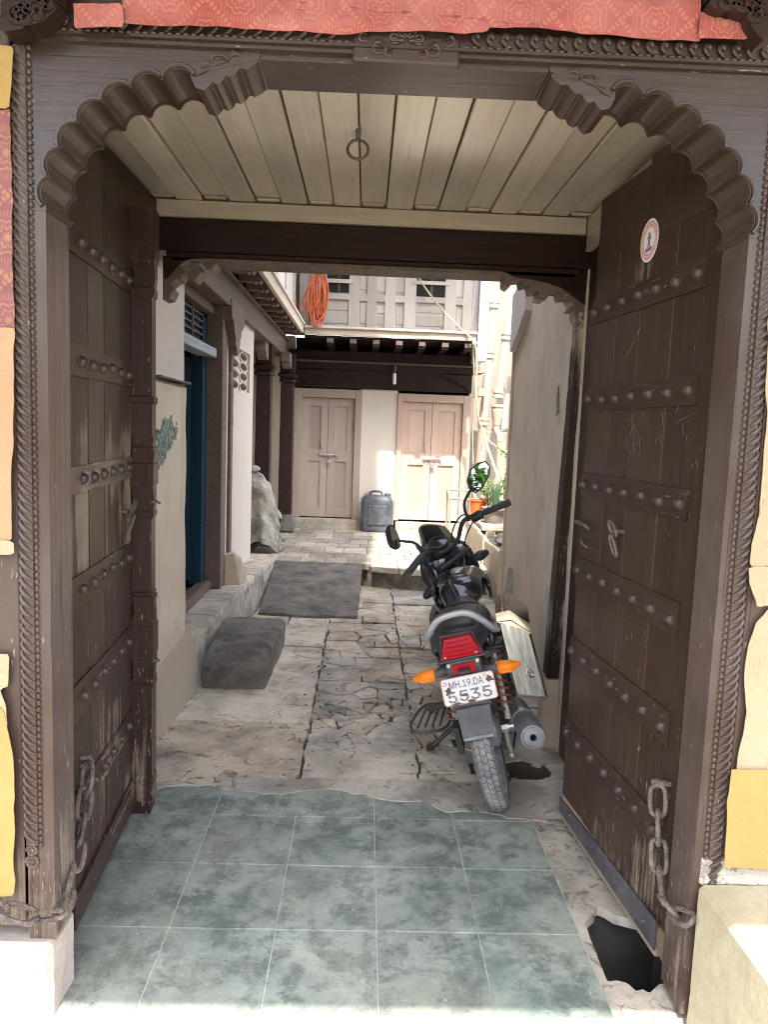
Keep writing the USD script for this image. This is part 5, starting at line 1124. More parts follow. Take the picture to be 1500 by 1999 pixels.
def bush(label, c, n, rad, h, lw, seed, mat='leafgreen'):
    t = thing('potted_plant', label, 'plant'); g_ = random.Random(seed); st_ = []
    for k in range(n):
        a = g_.uniform(0, 2*PI); r_ = rad*math.sqrt(g_.random()); top = A(c)+[r_*math.cos(a), r_*math.sin(a), h*g_.uniform(.45, 1)]
        pth = bez([A(c), A(c)*.5+top*.5+[g_.uniform(-.03, .03), g_.uniform(-.03, .03), .03], top], 5); st_.append(tube(pth, np.linspace(.005, .0025, len(pth)), 5))
        for q in np.linspace(.35, 1, 6):
            b = pth[int(q*(len(pth)-1))]; aa = g_.uniform(0, 2*PI); l_ = lw*g_.uniform(1.5, 2.6)
            obj('leaf', leafblade(b, b+A([math.cos(aa)*l_, math.sin(aa)*l_, g_.uniform(-.3, .6)*l_]), lw*g_.uniform(.35, .55), .01, n=5), M[mat], t)
    obj('stem', cat(st_), M['leafgreen'], t); return t
bush('leafy plant in the terracotta pot behind the aloe', (1.60, 8.36, .70), 9, .22, .55, .045, 3)
pot('small grey pot hidden under a leafy shrub', A([1.42, 8.30, .52]), .09, .13, 'greypot')
bush('loose leafy shrub crowding round the orange bucket', (1.42, 8.30, .64), 11, .20, .42, .04, 9)
bush('bright broad-leaved plant beside the right wall end', (1.63, 7.78, .65), 8, .14, .38, .05, 5)
ch = thing('orange_bucket', 'orange plastic bucket standing behind the aloe pot', 'bucket')
obj('body', lathe([(.075, 0), (.098, .20), (.108, .205), (.108, .22), (.096, .22), (.075, .02), (.001, .015)], 22, (1.31, 8.40, .52)), M['orange'], ch)
th = np.linspace(0, PI, 12); obj('handle', tube(np.c_[1.31+.102*np.cos(th), 8.40-.05*np.sin(th), .728+.02*np.sin(th)], .004, 6), M['steel'], ch)
sd_ = thing('metal_stand', 'pale painted tube frame beside the right pink door', 'frame')
q0, q1 = A([1.03, 8.75, .2]), A([1.34, 8.75, .2])
for a, b in ((q0, q0+[0, 0, .50]), (q1, q1+[0, 0, .50]), (q0+[0, .34, 0], q0+[0, .34, .58]), (q1+[0, .34, 0], q1+[0, .34, .58]), (q0+[0, 0, .50], q1+[0, 0, .50]), (q0+[0, .34, .58], q1+[0, .34, .58]), (q0+[0, 0, .50], q0+[0, .34, .58]), (q1+[0, 0, .50], q1+[0, .34, .58])):
    obj('tube', tube([a, b], .014, 8), M['palepipe'], sd_)
vn = thing('hanging_plant', 'leafy sprig hanging in from the right wall', 'plant')
vq = [P(1000, 895, y=8.6), P(985, 885, y=8.6), P(968, 868, y=8.6)]
obj('stem', tube(bez(vq, 6), .005, 5), M['leafgreen'], vn)
for k in range(9):
    b = bez(vq, 6)[k+2]; a = k*2.1; obj('leaf', leafblade(b, b+[.07*math.cos(a), .05*math.sin(a), .05*math.sin(a*1.7)-.01], .02, .008, n=5), M['leafgreen'], vn)
# ---- across the street (seen in the mirror): a wall and a hedge tree
op = thing('opposite_house', 'plain house front across the street', 'building')
obj('wall', box((-12, -9.3, -.3), (12, -9.0, 2.2)), M['white'], op, smooth=False)
obj('parapet', box((-12, -9.35, 2.2005), (12, -8.9, 2.3), .02), M['white'], op, smooth=False)
tr_ = thing('street_tree', 'bushy green tree across the street', 'tree')
obj('trunk', tube([(.35, -6.5, -.1), (.38, -6.5, 1.2), (.35, -6.45, 2.6)], [.12, .09, .06], 9), M['greywood'], tr_)
lv = []
for k in range(2600):
    d = nrg.normal(size=3); d /= np.linalg.norm(d); b = A([.72, -6.5, 3.05])+d*A([1.1, .8, 1.2])*nrg.uniform(.35, 1)
    t_ = nrg.normal(size=3)*.12; lv.append(leafblade(b, b+t_, .05, .01, n=4))
obj('crown', cat(lv), M['tree'], tr_)
# ================================================================== the motorcycle, leaning on its stand (x forward, y left, z up)
LEAN, YAW, BX, BY = math.radians(16.2), math.radians(-8.24), .606, 2.868
fw = A([-math.sin(YAW), math.cos(YAW), 0]); lf = A([-math.cos(YAW), -math.sin(YAW), 0])
ly = lf*math.cos(LEAN)+A([0, 0, -math.sin(LEAN)]); lz = lf*math.sin(LEAN)+A([0, 0, math.cos(LEAN)])
B4 = np.eye(4); B4[:3, 0], B4[:3, 1], B4[:3, 2], B4[:3, 3] = fw, ly, lz, (BX, BY, .004)
bk = thing('motorcycle', 'black motorcycle with a silver side box leaning on its stand in the passage', 'motorcycle', mat4=B4)
M['gloss'] = plain('gloss_black_paint', (.010, .010, .012), .12, coat=.6, vary=.15)
M['blackpl'] = plain('black_plastic', (.020, .020, .022), .45, bump=.15, vary=.3, scale=40.)
M['dustpl'] = plain('dusty_black_plastic', (.060, .062, .066), .6, bump=.15, vary=.4, scale=18.)
M['seat'] = plain('black_seat_vinyl', (.012, .011, .011), .38, bump=.25, vary=.2, scale=120.)
M['silver'] = plain('silver_paint', (.40, .41, .42), .35, .55, vary=.12, scale=20.)
M['alloy'] = plain('dull_alloy', (.42, .43, .44), .45, .6, vary=.2, scale=14.)
M['chrome'] = plain('chrome', (.62, .56, .47), .16, 1., vary=.06, scale=10.)
M['muff'] = plain('muffler_grey', (.20, .215, .23), .5, .45, vary=.3, scale=16.)
M['copper'] = plain('rusty_spring', (.30, .10, .06), .5, .5, vary=.3)
M['mirror'] = plain('mirror_glass', (.42, .45, .47), .01, 1.)
M['olive'] = plain('smoked_visor', (.20, .18, .11), .18)
g = G(); p = g.pos(True); w_ = g.add('wave_texture', 'fac', wave_type='bands', bands_direction='y', vector=p, scale=40., distortion=.4)
n_ = g.noise(g.map(p, (60., 60., 5.)), 1., 5., .65, .8); n2 = g.noise(p, 7., 3.)
col = g.mix(g.ramp(n_, (.38, 0.), (.62, 1.)), (.33, .35, .35), (.72, .72, .68))
M['brushed'] = g.done('dusty_streaked_steel', g.bsdf(base_color=col, metallic=.75, roughness=g.m('multiply_add', n_, -.25, .5), normal=g.bump(n_, .15, .002)))
def lens(name, c, e=.0):
    g = G(); p = g.pos(True); w = g.add('wave_texture', 'fac', wave_type='bands', bands_direction='z', vector=p, scale=55.); w2 = g.add('wave_texture', 'fac', wave_type='bands', bands_direction='y', vector=p, scale=55.)
    h = g.m('add', w, w2); col = g.mix(g.m('multiply', h, .35), c, c3(c, .45))
    return g.done(name, g.bsdf(base_color=col, roughness=.18, specular_ior_level=.12, normal=g.bump(h, .15, .001)))
M['red'] = lens('red_lens', (.34, .003, .012)); M['amber'] = lens('amber_lens', (.80, .22, .02))
# tread: zigzag sipes
g = G(); p = g.pos(True); x, y, z = g.xyz(p)
an = g.m('arctan2', g.m('subtract', z, .305), x); s = g.m('multiply', an, 11.)
zig = g.m('pingpong', g.m('multiply', y, 60.), 1.); zz = g.m('absolute', g.m('subtract', g.m('fraction', g.m('add', s, g.m('multiply', zig, .5))), .5))
gr = g.m('less_than', zz, .06); gr2 = g.m('less_than', g.m('absolute', g.m('subtract', g.m('pingpong', g.m('add', g.m('absolute', y), .0), .022), .011)), .0014); gr = g.m('maximum', gr, g.m('multiply', gr2, 1.))
n = g.noise(p, 22., 4., .6); dust = g.m('less_than', g.m('absolute', y), .05)
col = g.mix(g.ramp(n, (.3, 0.), (.7, 1.)), (.085, .088, .090), (.20, .205, .205)); col = g.mix(g.m('multiply', gr, .8), col, (.016, .016, .016))
M['tread'] = g.done('tyre_tread', g.bsdf(base_color=col, roughness=.85, normal=g.bump(g.m('multiply', gr, -1.), .6, .006)))
def mir(ms): return [ms, (ms[0]*[1, -1, 1], ms[1][:, ::-1])]
def wheel(nm, parent, c, F=None, w=.046, rad=.305):
    f_ = F or (lambda m: m); C = A(c)
    a = np.linspace(-1, 1, 11); prof = [(rad-.055, -w*.82), (rad-.035, -w)]+[(rad-.034+.034*math.cos(t*1.35)**.8 if abs(t) < .99 else rad-.03, w*math.sin(t*1.35)/math.sin(1.35)) for t in a]+[(rad-.035, w), (rad-.055, w*.82), (rad-.062, w*.6), (rad-.062, -w*.6), (rad-.055, -w*.82)]
    wh = obj(nm, f_(lathe(prof, 64, C, (0, 1, 0), caps=False)), M['tread'], parent, smooth=50)
    obj('rim', f_(lathe([(rad-.056, -w*.86), (rad-.058, -w*.62), (rad-.075, -w*.3), (rad-.075, w*.3), (rad-.058, w*.62), (rad-.056, w*.86), (rad-.078, w*.82), (rad-.09, w*.4), (rad-.09, -w*.4), (rad-.078, -w*.82), (rad-.056, -w*.86)], 48, C, (0, 1, 0), caps=False)), M['alloy'], wh)
    for k in range(6):
        t = k*PI/3+.2; d = A([math.cos(t), 0, math.sin(t)])
        obj('spoke', f_(tube([C+d*.04, C+d*(rad-.085)], [.02, .014], 8, flat=.7)), M['blackpl'], wh)
    obj('hub', f_(lathe([(.03, -.065), (.065, -.05), (.07, 0), (.065, .05), (.03, .065)], 20, C, (0, 1, 0))), M['muff'], wh)
    return wh
wheel('wheel', bk, (0, 0, .305), None, .0415)
# steering group is turned left about the raked head axis
HEAD = A([.93, 0, .86]); AX = unit([-.42, 0, .90])
ST = rotm(AX, math.radians(37.6))
def steer(m): return ((np.asarray(m[0])-HEAD) @ ST.T+HEAD, m[1])
wheel('wheel', bk, (1.27, 0, .295), steer, .040, .295)
# frame, swing arm, engine
fr_ = []
for s in (-1, 1):
    fr_ += [tube([(0, s*.085, .305), (.45, s*.075, .33)], .018, 8), tube(bez([(-.15, s*.09, .66), (.15, s*.10, .66), (.45, s*.07, .68), (.80, s*.03, .80)], 5), .014, 8)]
    fr_ += [tube([(.42, s*.09, .62), (.45, s*.09, .30), (.60, s*.08, .20), (.85, s*.05, .30), (.95, 0, .68)], .014, 8)]
obj('frame', cat(fr_), M['blackpl'], bk)
en = [box((.42, -.11, .20), (.80, .11, .42), .03), lathe([(.09, -.145), (.095, -.11), (.095, .11), (.09, .145)], 20, (.55, 0, .31), (0, 1, 0))]
en += [box((.66+k*.006, -.085, .43+.022*k), (.83+k*.004, .085, .443+.022*k), .004) for k in range(9)]
obj('engine', cat(en), M['muff'], bk, smooth=25)
for s, dx in ((1, 0), (-1, 0)):
    sh = obj('shock_absorber', tube([(.02, s*.105, .33), (.12, s*.105, .64)], .013, 8), M['steel'], bk)
    th = np.linspace(0, 16*PI, 190); ax_ = unit([.10, 0, .31]); uu = unit(np.cross(ax_, [0, 1, 0])); k = np.linspace(.04, .27, 190)
    obj('spring', tube(A([.02, s*.105, .33])+ax_*k[:, None]+.028*(np.cos(th)[:, None]*uu+np.sin(th)[:, None]*A([0, 1, 0])), .0048, 6), M['copper'], sh)
# rear guard, tail, lamps
def arcfan(r, a0, a1, w, n, th=.006, wz=None):
    rings = []
    for t in np.linspace(a0, a1, n):
        d = A([math.cos(t), 0, math.sin(t)]); c = A([0, 0, .305]); q = []
        for yy_, dr in ((-w, -.03), (-w, 0), (-w*.75, .012), (0, .018), (w*.75, .012), (w, 0), (w, -.03), (w-th, -.03), (w-th, 0), (w*.74, .006), (0, .012), (-w*.74, .006), (-w+th, 0), (-w+th, -.03)): q.append(c+d*(r+dr)+A([0, yy_, 0]))
        rings.append(q)
    return loft(rings)
obj('rear_mudguard', arcfan(.345, math.radians(60), math.radians(142), .072, 14), M['dustpl'], bk)
obj('mud_flap', hull([(x+dx, y, z) for x, y, z in ((-.235, .066, .56), (-.235, -.066, .56), (-.305, .058, .41), (-.305, -.058, .41)) for dx in (0, .012)]), M['dustpl'], bk, smooth=False)
obj('flap_lip', box((-.312, -.058, .404), (-.296, .058, .418), .004), M['muff'], bk, smooth=False)
obj('tail_bracket', hull([(-.05, .06, .70), (-.05, -.06, .70), (-.225, .055, .66), (-.225, -.055, .66), (-.23, .05, .54), (-.23, -.05, .54), (-.15, .05, .54), (-.15, -.05, .54)]), M['blackpl'], bk, smooth=False)
obj('tail_cowl', soft([[((.12, .085, .745), .045), ((-.10, .065, .735), .05), ((-.155, .035, .725), .052)], [((.12, -.085, .745), .045), ((-.10, -.065, .735), .05), ((-.155, -.035, .725), .052)], [((-.10, .065, .735), .05), ((-.10, -.065, .735), .05)], [((-.155, .035, .725), .052), ((-.155, -.035, .725), .052)]], .02, 10), M['blackpl'], bk, smooth=60)
tl = hull([(-.198, .052, .772), (-.198, -.052, .772), (-.215, .080, .690), (-.215, -.080, .690), (-.222, .05, .765), (-.222, -.05, .765), (-.236, .074, .694), (-.236, -.074, .694), (-.235, 0, .735), (-.12, .06, .77), (-.12, -.06, .77), (-.12, .08, .69), (-.12, -.08, .69)])
tb = obj('tail_light', tl, M['red'], bk, smooth=40)
obj('lens_rim', cat(tube([(-.213, .058, .779), (-.213, -.058, .779), (-.228, -.087, .686), (-.228, .087, .686)], .007, 6, closed=True)), M['blackpl'], tb)
for k in range(4): obj('lens_rib', tube([(-.2225-.0038*k, .056+.0055*k, .752-.016*k), (-.2360, 0, .7545-.0165*k) if k < 1 else (-.2385, 0, .752-.016*k), (-.2225-.0038*k, -.056-.0055*k, .752-.016*k)], .0012, 5), M['red'], tb)
for y in (.058, -.058): obj('lens_screw', blob((-.240, y, .704), (.004, .005, .005), 1), M['steel'], tb)
obj('reflector', hull([(-.236+dx, y, z) for dx in (0, .01) for y, z in ((.040, .668), (-.042, .668), (.040, .632), (-.042, .632))]), M['red'], bk, smooth=False)
obj('reflector_holder', box((-.2255, -.065, .615), (-.17, .065, .683), .006), M['dustpl'], bk, smooth=False)
# number plate
PC = A([-.262, -.002, .580]); PF = Fr(PC, (0, -1, 0), unit([-.94, 0, .34]), unit([.34, 0, .94]))
pr = Polygon(rr_(.100, .050, .012))
g = G(); p = g.pos(True); n = g.noise(p, 16., 5., .7); n2 = g.noise(p, 60., 4., .6)
rm = g.ramp(g.m('multiply_add', n, .8, g.m('multiply', n2, .2)), (.64, 0.), (.66, 1.)); col = g.mix(g.ramp(n2, (.3, 0.), (.8, 1.)), (.56, .53, .53), (.44, .40, .39)); col = g.mix(rm, col, (.09, .045, .035))
M['plate'] = g.done('chipped_white_plate', g.bsdf(base_color=col, roughness=.45))
g = G(); p = g.pos(True); n = g.noise(p, 120., 4., .7); rm = g.ramp(n, (.56, 0.), (.62, 1.))
M['ink'] = g.done('worn_plate_ink', g.bsdf(base_color=g.mix(rm, (.10, .115, .125), (.34, .34, .34)), roughness=.6))
npl = obj('number_plate', PF(extr(pr, -.003, 0)), M['plate'], bk, smooth=False)
obj('plate_rim', PF(extr(pr.difference(pr.buffer(-.0035)), 0, .0012)), plain('plate_edge', (.42, .22, .18), .6, vary=.3), npl, smooth=False)
def platetext(tx, h, u0, u1, z0):
    m = meshkit.text_mesh(tx, h, .0008, bold=True); v = np.array(m.vertices); k = (u1-u0)/(v[:, 0].max()-v[:, 0].min())
    return PF((np.c_[(v[:, 0]-v[:, 0].min())*k+u0, v[:, 2]+.0003, v[:, 1]-v[:, 1].min()+z0], np.array(m.faces)[:, ::-1]))
obj('plate_lettering', cat(platetext('MH.19.DA', .025, -.070, .058, .010), platetext('5535', .037, -.082, .082, -.040)), M['ink'], npl, smooth=False)
for u, z in ((-.084, .030), (.068, .036)): obj('plate_bolt', PF(lathe([(.007, 0), (.007, .003), (.004, .005)], 10, (u, 0, z), (0, 1, 0))), M['steel'], npl)
for u, z, s in ((-.075, .003, 1), (.082, .024, 2), (-.02, -.018, 3), (.0, -.043, 4), (-.055, -.046, 5)):
    th = np.linspace(0, 2*PI, 26, endpoint=False); rr = 1+.9*(meshkit.fbm(np.c_[np.cos(th)*2.2, np.sin(th)*2.2, np.full(26, s*7.)], 3, s)-.5)*2
    bl2 = Polygon(np.c_[u+(.012 if s < 4 else .018)*rr*np.cos(th), z+(.010 if s < 3 else .005)*rr*np.sin(th)]).buffer(0).intersection(pr)
    obj('rust_spot', PF(extr(bl2, .0006, .0013)), plain('plate_rust', (.10, .06, .055), .8, vary=.3, bump=.3), npl, smooth=False)
obj('plate_lamp', box((-.262, -.022, .636), (-.228, .022, .652), .004), M['blackpl'], bk, smooth=False)
for s in (1, -1):
    obj('tail_bolt', lathe([(.009, 0), (.009, .004), (.005, .007)], 8, (-.2265, s*.055, .668), (-1, 0, 0)), M['steel'], bk)
    obj('wiring', tube(bez([(-.16, s*.06, .635), (-.10, s*.085, .60), (-.02, s*.09, .62), (.10, s*.08, .66)], 5), .004, 6), M['blackpl'], bk)
obj('brake_cable', tube(bez([(.55, -.12, .42), (.38, -.14, .34), (.18, -.135, .27), (-.03, -.098, .225)], 6), .0045, 6), M['blackpl'], bk)
# indicators
for s in (1, -1):
    iz = .628 if s > 0 else .605
    st_ = obj('indicator_stalk', tube([(-.165, s*.05, iz+.008), (-.17, s*.118, iz)], .016, 10), M['dustpl'], bk)
    for q in range(4): obj('stalk_rib', lathe([(.0195, -.004), (.0195, .004)], 12, (-.167, s*(.07+.012*q), iz+.005), (0, 1, 0)), M['dustpl'], st_)
    obj('indicator', soft([[((-.165, s*.128, iz), (.026, .014, .026)), ((-.172, s*.165, iz), (.027, .016, .024)), ((-.170, s*.200, iz), (.010, .007, .009))]], .01, 4), M['amber'], bk, smooth=60)
# grab rail
ra = [(.10, .135, .725), (-.02, .13, .735), (-.085, .118, .752), (-.145, .092, .80), (-.165, .045, .835), (-.168, -.045, .838), (-.145, -.10, .795), (-.075, -.13, .735), (.0, -.14, .705), (.10, -.14, .70)]
obj('grab_rail', tube(bez(ra, 7), .0165, 10, flat=.65, upv=(0, 0, 1)), M['silver'], bk)
for s in (1, -1): obj('rail_foot', hull([(.06+dx, s*.10+dy, z) for dx in (-.03, .05) for dy in (-.02, .03) for z in (.70, .735)]), M['silver'], bk, smooth=False)
# seat, side panels, tank
obj('seat', soft([[((-.11, .0, .765), (.06, .085, .038)), ((.10, 0, .768), (.09, .108, .040)), ((.24, 0, .745), (.07, .100, .040)), ((.42, 0, .722), (.08, .085, .042)), ((.56, 0, .725), (.06, .062, .036))]], .025, 10), M['seat'], bk, smooth=60)
obj('seat_band', tube(bez([(.20, .108, .735), (.195, .06, .792), (.195, 0, .797), (.195, -.06, .792), (.20, -.108, .735)], 6), .010, 8, flat=.4), M['seat'], bk)
for s in (1, -1):
    obj('side_panel', soft([[((.36, s*.105, .60), (.10, .018, .08)), ((.12, s*.125, .68), (.14, .018, .045)), ((-.06, s*.105, .70), (.06, .02, .035))]], .025, 8), M['gloss'], bk, smooth=60)
    obj('panel_stripe', tube(bez([(.40, s*.127, .63), (.2, s*.148, .69), (.02, s*.14, .715)], 5), .007, 6, flat=.4), M['silver'], bk)
obj('fuel_tank', soft([[((.52, 0, 0.710), (.06, .075, .055)), ((.66, .03, 0.755), (.11, .085, .075)), ((.80, .04, 0.770), (.10, .088, .075)), ((.89, 0, 0.765), (.04, .055, .05))], [((.66, -.03, 0.755), (.11, .085, .075)), ((.80, -.04, 0.770), (.10, .088, .075))], [((.66, .03, 0.755), (.11, .085, .075)), ((.66, -.03, 0.755), (.11, .085, .075))], [((.80, .04, 0.770), (.10, .088, .075)), ((.80, -.04, 0.770), (.10, .088, .075))]], .025, 10), M['gloss'], bk, smooth=60)
obj('tank_cap', lathe([(.034, 0), (.034, .012), (.028, .016), (.001, .017)], 18, (.74, 0, .836), (-.05, 0, 1)), M['steel'], bk)
for s in (1, -1): obj('tank_shroud', soft([[((.72, s*.135, .74), (.07, .015, .06)), ((.88, s*.15, .69), (.08, .015, .07)), ((1.0, s*.12, .64), (.03, .012, .04))]], .025, 8), M['gloss'], bk, smooth=60)
# fork, headlamp cowl, gauges, bar
for s in (1, -1):
    obj('fork_leg', steer(tube([(1.27-.0, s*.085, .295), (.985, s*.085, .905)], [.022, .016], 10)), M['steel'], bk)
obj('fork_clamp', steer(cat(box((.93, -.11, .855), (1.02, .11, .88), .008), box((.955, -.10, .70), (1.08, .10, .73), .008))), M['blackpl'], bk, smooth=False)
obj('front_mudguard', steer((lambda m: (m[0]+[1.27, 0, -.01], m[1]))(arcfan(.325, math.radians(35), math.radians(150), .058, 16))), M['gloss'], bk)
obj('headlamp_cowl', steer(soft([[((1.05, .0, .87), (.08, .12, .09)), ((1.15, 0, .85), (.05, .105, .10))], [((1.03, .115, .81), (.06, .035, .12)), ((1.12, .085, .80), (.06, .03, .12))], [((1.03, -.115, .81), (.06, .035, .12)), ((1.12, -.085, .80), (.06, .03, .12))]], .025, 8)), M['gloss'], bk, smooth=60)
obj('cowl_side', soft([[((1.00, .175, .80), (.05, .04, .06)), ((1.03, .155, .87), (.07, .055, .085)), ((1.07, .07, .875), (.07, .08, .08))]], .02, 8), M['blackpl'], bk, smooth=60)
obj('headlamp', steer(lathe([(.085, 0), (.085, .02), (.06, .05), (.001, .06)], 22, (1.17, 0, .83), (1, 0, -.12))), M['chrome'], bk)
vs = [(1.03, .125, .90), (1.08, .115, .985), (1.10, .05, 1.055), (1.10, -.05, 1.055), (1.08, -.115, .985), (1.03, -.125, .90), (1.13, -.10, .89), (1.15, 0, .91), (1.13, .10, .89)]
def visor(u, v):
    a = (u-.5)*2; h = v; return np.c_[1.155-.05*h-.085*a*a, 1.08*.13*a*(1-.42*h), .885+.205*h-.06*h*a*a]
obj('visor', steer(grid(visor, 14, 8, .004)), M['olive'], bk, smooth=60)
obj('visor_panel', steer(grid(lambda u, v: visor(.12+.45*u, .25+.7*v)+[-.006, 0, 0], 8, 6, .003)), M['blackpl'], bk, smooth=60)
gp = obj('gauge_pod', steer(soft([[((1.02, 0, .925), (.045, .075, .025)), ((1.045, 0, .945), (.04, .07, .025))]], .02, 6)), M['blackpl'], bk, smooth=60)
obj('speedometer', steer(lathe([(.052, -.02), (.052, .012), (.047, .016), (.001, .019)], 26, (1.025, .0, .968), (-.45, 0, .9))), M['gloss'], gp)
obj('gauge_rim', steer(lathe([(.053, .008), (.056, .012), (.053, .017), (.048, .016)], 26, (1.025, .0, .968), (-.45, 0, .9), caps=False)), M['dustpl'], gp)
bar = bez([(.772, .352, .990), (.822, .20, 1.014), (.90, .13, 1.02), (.955, .075, .945), (.955, 0, .93), (.955, -.075, .945), (.90, -.13, 1.02), (.822, -.20, 1.014), (.772, -.352, .990)], 8)
hb = obj('handlebar', steer(tube(bar, .0115, 10)), M['blackpl'], bk)
for s in (1, -1):
    obj('grip', steer(tube([(.817, s*.215, 1.012), (.785, s*.31, .996), (.772, s*.352, .990)], [.0165, .0175, .0185], 12)), M['rubber'], hb)
    obj('switch_box', steer(soft([[((.83, s*.19, 1.014), (.028, .022, .026)), ((.85, s*.165, 1.012), (.026, .02, .024))]], .015, 5)), M['blackpl'], hb, smooth=60)
    obj('lever', steer(tube(bez([(.862, s*.175, 1.01), (.888, s*.21, 1.0), (.868, s*.29, .985), (.842, s*.375, .968)], 5), np.linspace(.009, .0065, 16), 8)), M['dustpl'], hb)
    obj('lever_ball', steer(blob((.840, s*.378, .967), (.010, .010, .010), 2)), M['dustpl'], hb)
    obj('cable', steer(tube(bez([(.875, s*.19, 1.01), (.95, s*.16, 1.04), (1.03, s*.10, .97), (1.01, s*.04, .86)], 6), .004, 6)), M['blackpl'], bk)
    obj('cable', steer(tube(bez([(.87, s*.20, 1.0), (.93, s*.19, .98), (1.0, s*.13, .90), (.96, s*.07, .80)], 6), .004, 6)), M['blackpl'], bk)
    obj('front_indicator', steer(soft([[((1.02, s*.14, .79), .012), ((1.02, s*.18, .785), (.03, .02, .03)), ((1.015, s*.225, .78), (.018, .012, .018))]], .012, 5)), M['blackpl'], bk, smooth=60)
# mirrors: the right one stands higher and looks back at the street
def mirror(c, upl, sidel, nrm, stem, nm='mirror', sc=1.):
    c = A(c); n = unit(nrm); u = unit(A(sidel)-n*(A(sidel)@n)); w = np.cross(n, u); w = w if w@A(upl) > 0 else -w
    sh = [( -.068, -.028), (-.058, -.052), (-.02, -.050), (.045, -.012), (.068, .018), (.064, .045), (.03, .056), (-.02, .048), (-.058, .012)]
    shp = affinity.scale(Polygon(sh).buffer(.012, 8).buffer(-.004, 8), sc, sc, origin=(0, 0))
    F = Fr(c, u, n, w); sp = list(shp.exterior.coords)[:-1]
    rings = []
    for k, (sc2, nn) in enumerate(((1.0, .002), (1.03, -.004), (.97, -.016), (.75, -.030), (.3, -.036))): rings.append([F.pt(a*sc2, nn, b*sc2) for a, b in sp])
    v, f = loft(rings)
    if trimesh.Trimesh(v, f).volume < 0: f = f[:, ::-1]
    m_ = obj(nm, (v, f), M['blackpl'], bk, smooth=50)
    obj('mirror_glass', F(extr(shp.buffer(-.005), .001, .0035)), M['mirror'], m_, smooth=False)
    obj('mirror_rim', tube([F.pt(a, .003, b) for a, b in sp], .0028, 6, closed=True), M['blackpl'], m_)
    obj('mirror_stem', tube(bez(stem, 6), np.linspace(.009, .007, 6*(len(stem)-1)+1), 9), M['blackpl'], m_)
# directions in world, turned into the bike's own axes
BW = A([fw, ly, lz])
def toloc(w): return BW @ A(w, float)
def wl(px, py, X):   # the local point with forward distance X that the photograph shows at a pixel
    d = CAM @ A([px-CX, CY-py, FPX]); o = A([0, 0, EYE])-A([BX, BY, .004]); n = fw; t = (X-o@n)/(d@n); return BW @ (o+t*d)
mc = wl(936, 931, .985); eye = toloc(unit(A([0, 0, EYE])-(A([BX, BY, .004])+mc@BW)))
tgt = toloc(unit([.07, -1., .235]))
mirror(mc, toloc([0, 0, 1]), toloc([.8, 0, .55]), unit(eye+tgt), [wl(916, 1017, 1.0), wl(909, 1000, .995), wl(907, 982, .99), wl(914, 966, .985), wl(921, 955, 1.0), mc-unit(eye+tgt)*.028-toloc([0, 0, .02])])
mc2 = wl(769, 1048, .90)
mirror(mc2, toloc([0, 0, 1]), toloc([-.8, .35, .55]), toloc(unit([.80, -.36, .52])), [wl(828, 1082, .90), wl(818, 1066, .90), wl(804, 1058, .90), wl(790, 1057, .90), mc2-toloc(unit([.80, -.36, .52]))*.028], sc=.88)
# muffler with its clamp and end cap
ma, mb = A([.32, -.135, .265]), A([-.15, -.187, .306]); md = unit(mb-ma)
mf = obj('muffler', lathe([(.03, -.06), (.040, .0), (.047, .05), (.049, .30), (.050, np.linalg.norm(mb-ma)-.01), (.046, np.linalg.norm(mb-ma)), (.040, np.linalg.norm(mb-ma)+.001), (.036, np.linalg.norm(mb-ma)-.004), (.0125, np.linalg.norm(mb-ma)-.001)], 28, ma, md, caps=False), M['muff'], bk, smooth=40)
obj('muffler_outlet', lathe([(.0128, 0), (.0128, .004), (.010, .004), (.010, -.05), (.001, -.05)], 18, mb, md, caps=False), M['slate'], mf)
obj('muffler_clamp', cat(lathe([(.0505, -.012), (.053, -.01), (.053, .01), (.0505, .012)], 26, ma+md*.25, md), box(ma+md*.25+[-.015, -.012, .048], ma+md*.25+[.02, .012, .066], .003)), M['steel'], mf)
obj('exhaust_pipe', tube(bez([ma+[-.0, 0, 0], (.55, -.12, .20), (.80, -.10, .22), (.90, -.06, .40), (.82, -.05, .52)], 6), .018, 10), M['steel'], bk)
# side box
bx = [(.02, -.158, .735), (.30, -.17, .74), (.02, -.162, .425), (.30, -.172, .43), (.03, -.262, .66), (.31, -.275, .665), (.05, -.268, .378), (.30, -.275, .385), (.02, -.20, .725), (.30, -.215, .735)]
sb = obj('side_box', hull(bx), M['brushed'], bk, smooth=20)
ld = [(.015, -.152, .732), (.31, -.16, .738), (.018, -.202, .729), (.31, -.22, .735), (.025, -.272, .662), (.315, -.285, .668), (.02, -.152, .765), (.31, -.16, .77), (.02, -.21, .765), (.31, -.225, .77), (.03, -.276, .69), (.315, -.288, .695)]
obj('box_lid', hull(ld), M['chrome'], sb, smooth=20)
obj('box_edge', cat(tube([(.012, -.160, .728), (.012, -.206, .722), (.020, -.270, .656)], .0045, 6), tube([(.022, -.268, .655), (.042, -.275, .378)], .0045, 6), tube([(.012, -.158, .728), (.014, -.160, .42)], .004, 6), tube([(.014, -.160, .42), (.042, -.272, .376)], .004, 6)), M['chrome'], sb)
obj('lid_rib', cat(box((.05, -.205, .768), (.28, -.198, .776), .002), box((.05, -.185, .767), (.28, -.178, .775), .002)), M['chrome'], sb, smooth=False)
def onbox(u, v):   # a point of the box's rear face
    a, b, c, d = A((.02, -.158, .735)), A((.03, -.262, .66)), A((.02, -.162, .425)), A((.05, -.268, .378)); return (a*(1-u)+b*u)*(1-v)+(c*(1-u)+d*u)*v+A([-.004, 0, 0])
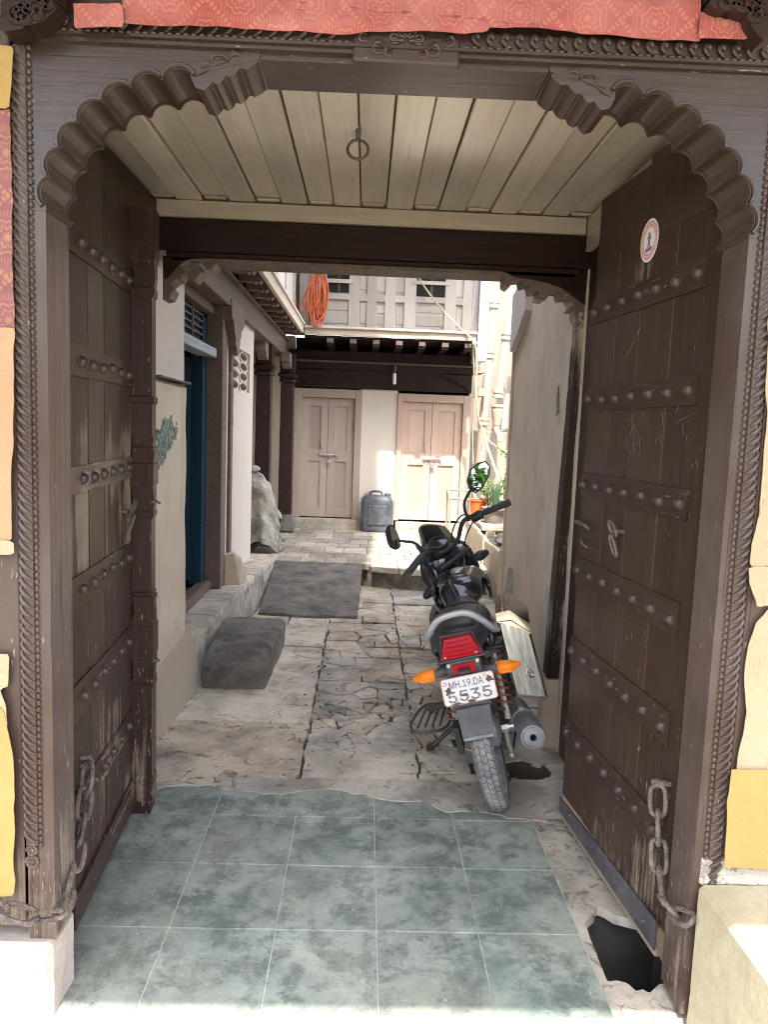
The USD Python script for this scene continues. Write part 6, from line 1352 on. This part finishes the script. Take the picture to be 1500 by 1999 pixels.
th = np.linspace(.2*PI, 1.9*PI, 26); obj('box_emblem', cat(tube([onbox(.68+.13*math.cos(t), .66+.055*math.sin(t)) for t in th], .0022, 5), tube([onbox(.70+.06*math.cos(t), .67+.026*math.sin(t)) for t in np.linspace(0, 1.6*PI, 18)], .002, 5), tube([onbox(.50, .645), onbox(.66, .65)], .002, 5)), M['chrome'], sb)
obj('box_bracket', cat(tube([(.06, -.10, .62), (.06, -.17, .62)], .010, 7), tube([(.24, -.09, .62), (.24, -.18, .62)], .010, 7), tube([(.16, -.09, .42), (.16, -.18, .44)], .010, 7)), M['blackpl'], bk)
# foot pegs, ladies' footrest, stand, chain case, cables
obj('foot_peg', tube([(.18, .10, .385), (.13, .225, .40)], .015, 9), M['rubber'], bk); obj('foot_peg', tube([(.18, -.10, .385), (.16, -.20, .39)], .015, 9), M['rubber'], bk)
ft_ = obj('footrest_frame', tube(bez([(.30, .14, .33), (.26, .16, .275), (.20, .20, .268), (.18, .30, .285), (.22, .325, .31), (.34, .26, .34), (.30, .14, .33)], 5)[:-1], .0065, 7, closed=True), M['slat'], bk)
for k in range(4): obj('footrest_bar', tube([(.225+.0*k, .205+.032*k, .275+.004*k), (.31+.008*k, .165+.03*k, .335)], .005, 6), M['slat'], ft_)
obj('footrest_stay', tube([(.32, .09, .50), (.28, .16, .30)], .008, 7), M['blackpl'], bk)
obj('chain_case', hull([(x, y, z) for x, z in ((-.05, .36), (-.05, .25), (.42, .40), (.42, .26)) for y in (.095, .118)]), M['blackpl'], bk, smooth=False)
obj('brake_rod', tube([(.35, -.10, .26), (-.04, -.085, .225)], .005, 6), M['steel'], bk)
obj('brake_arm', tube([(0, -.085, .30), (-.05, -.09, .215)], .009, 7), M['steel'], bk)
obj('rod_nut', blob((-.055, -.088, .212), (.013, .011, .013), 2), M['steel'], bk)
obj('axle_nut', lathe([(.016, -.03), (.016, .0), (.009, .0), (.009, .02)], 6, (0, -.10, .305), (0, -1, 0)), M['steel'], bk)
ca, sa = math.cos(LEAN), math.sin(LEAN)
obj('side_stand', tube([(.50, .10, .20), (.46, .30, -.30*math.tan(LEAN)*0+.30*sa/ca+.006)], [.012, .011], 8), M['blackpl'], bk)
obj('stand_foot', box((.43, .285, .30*sa/ca-.004+.005), (.50, .325, .30*sa/ca+.012), .004), M['blackpl'], bk, smooth=False)
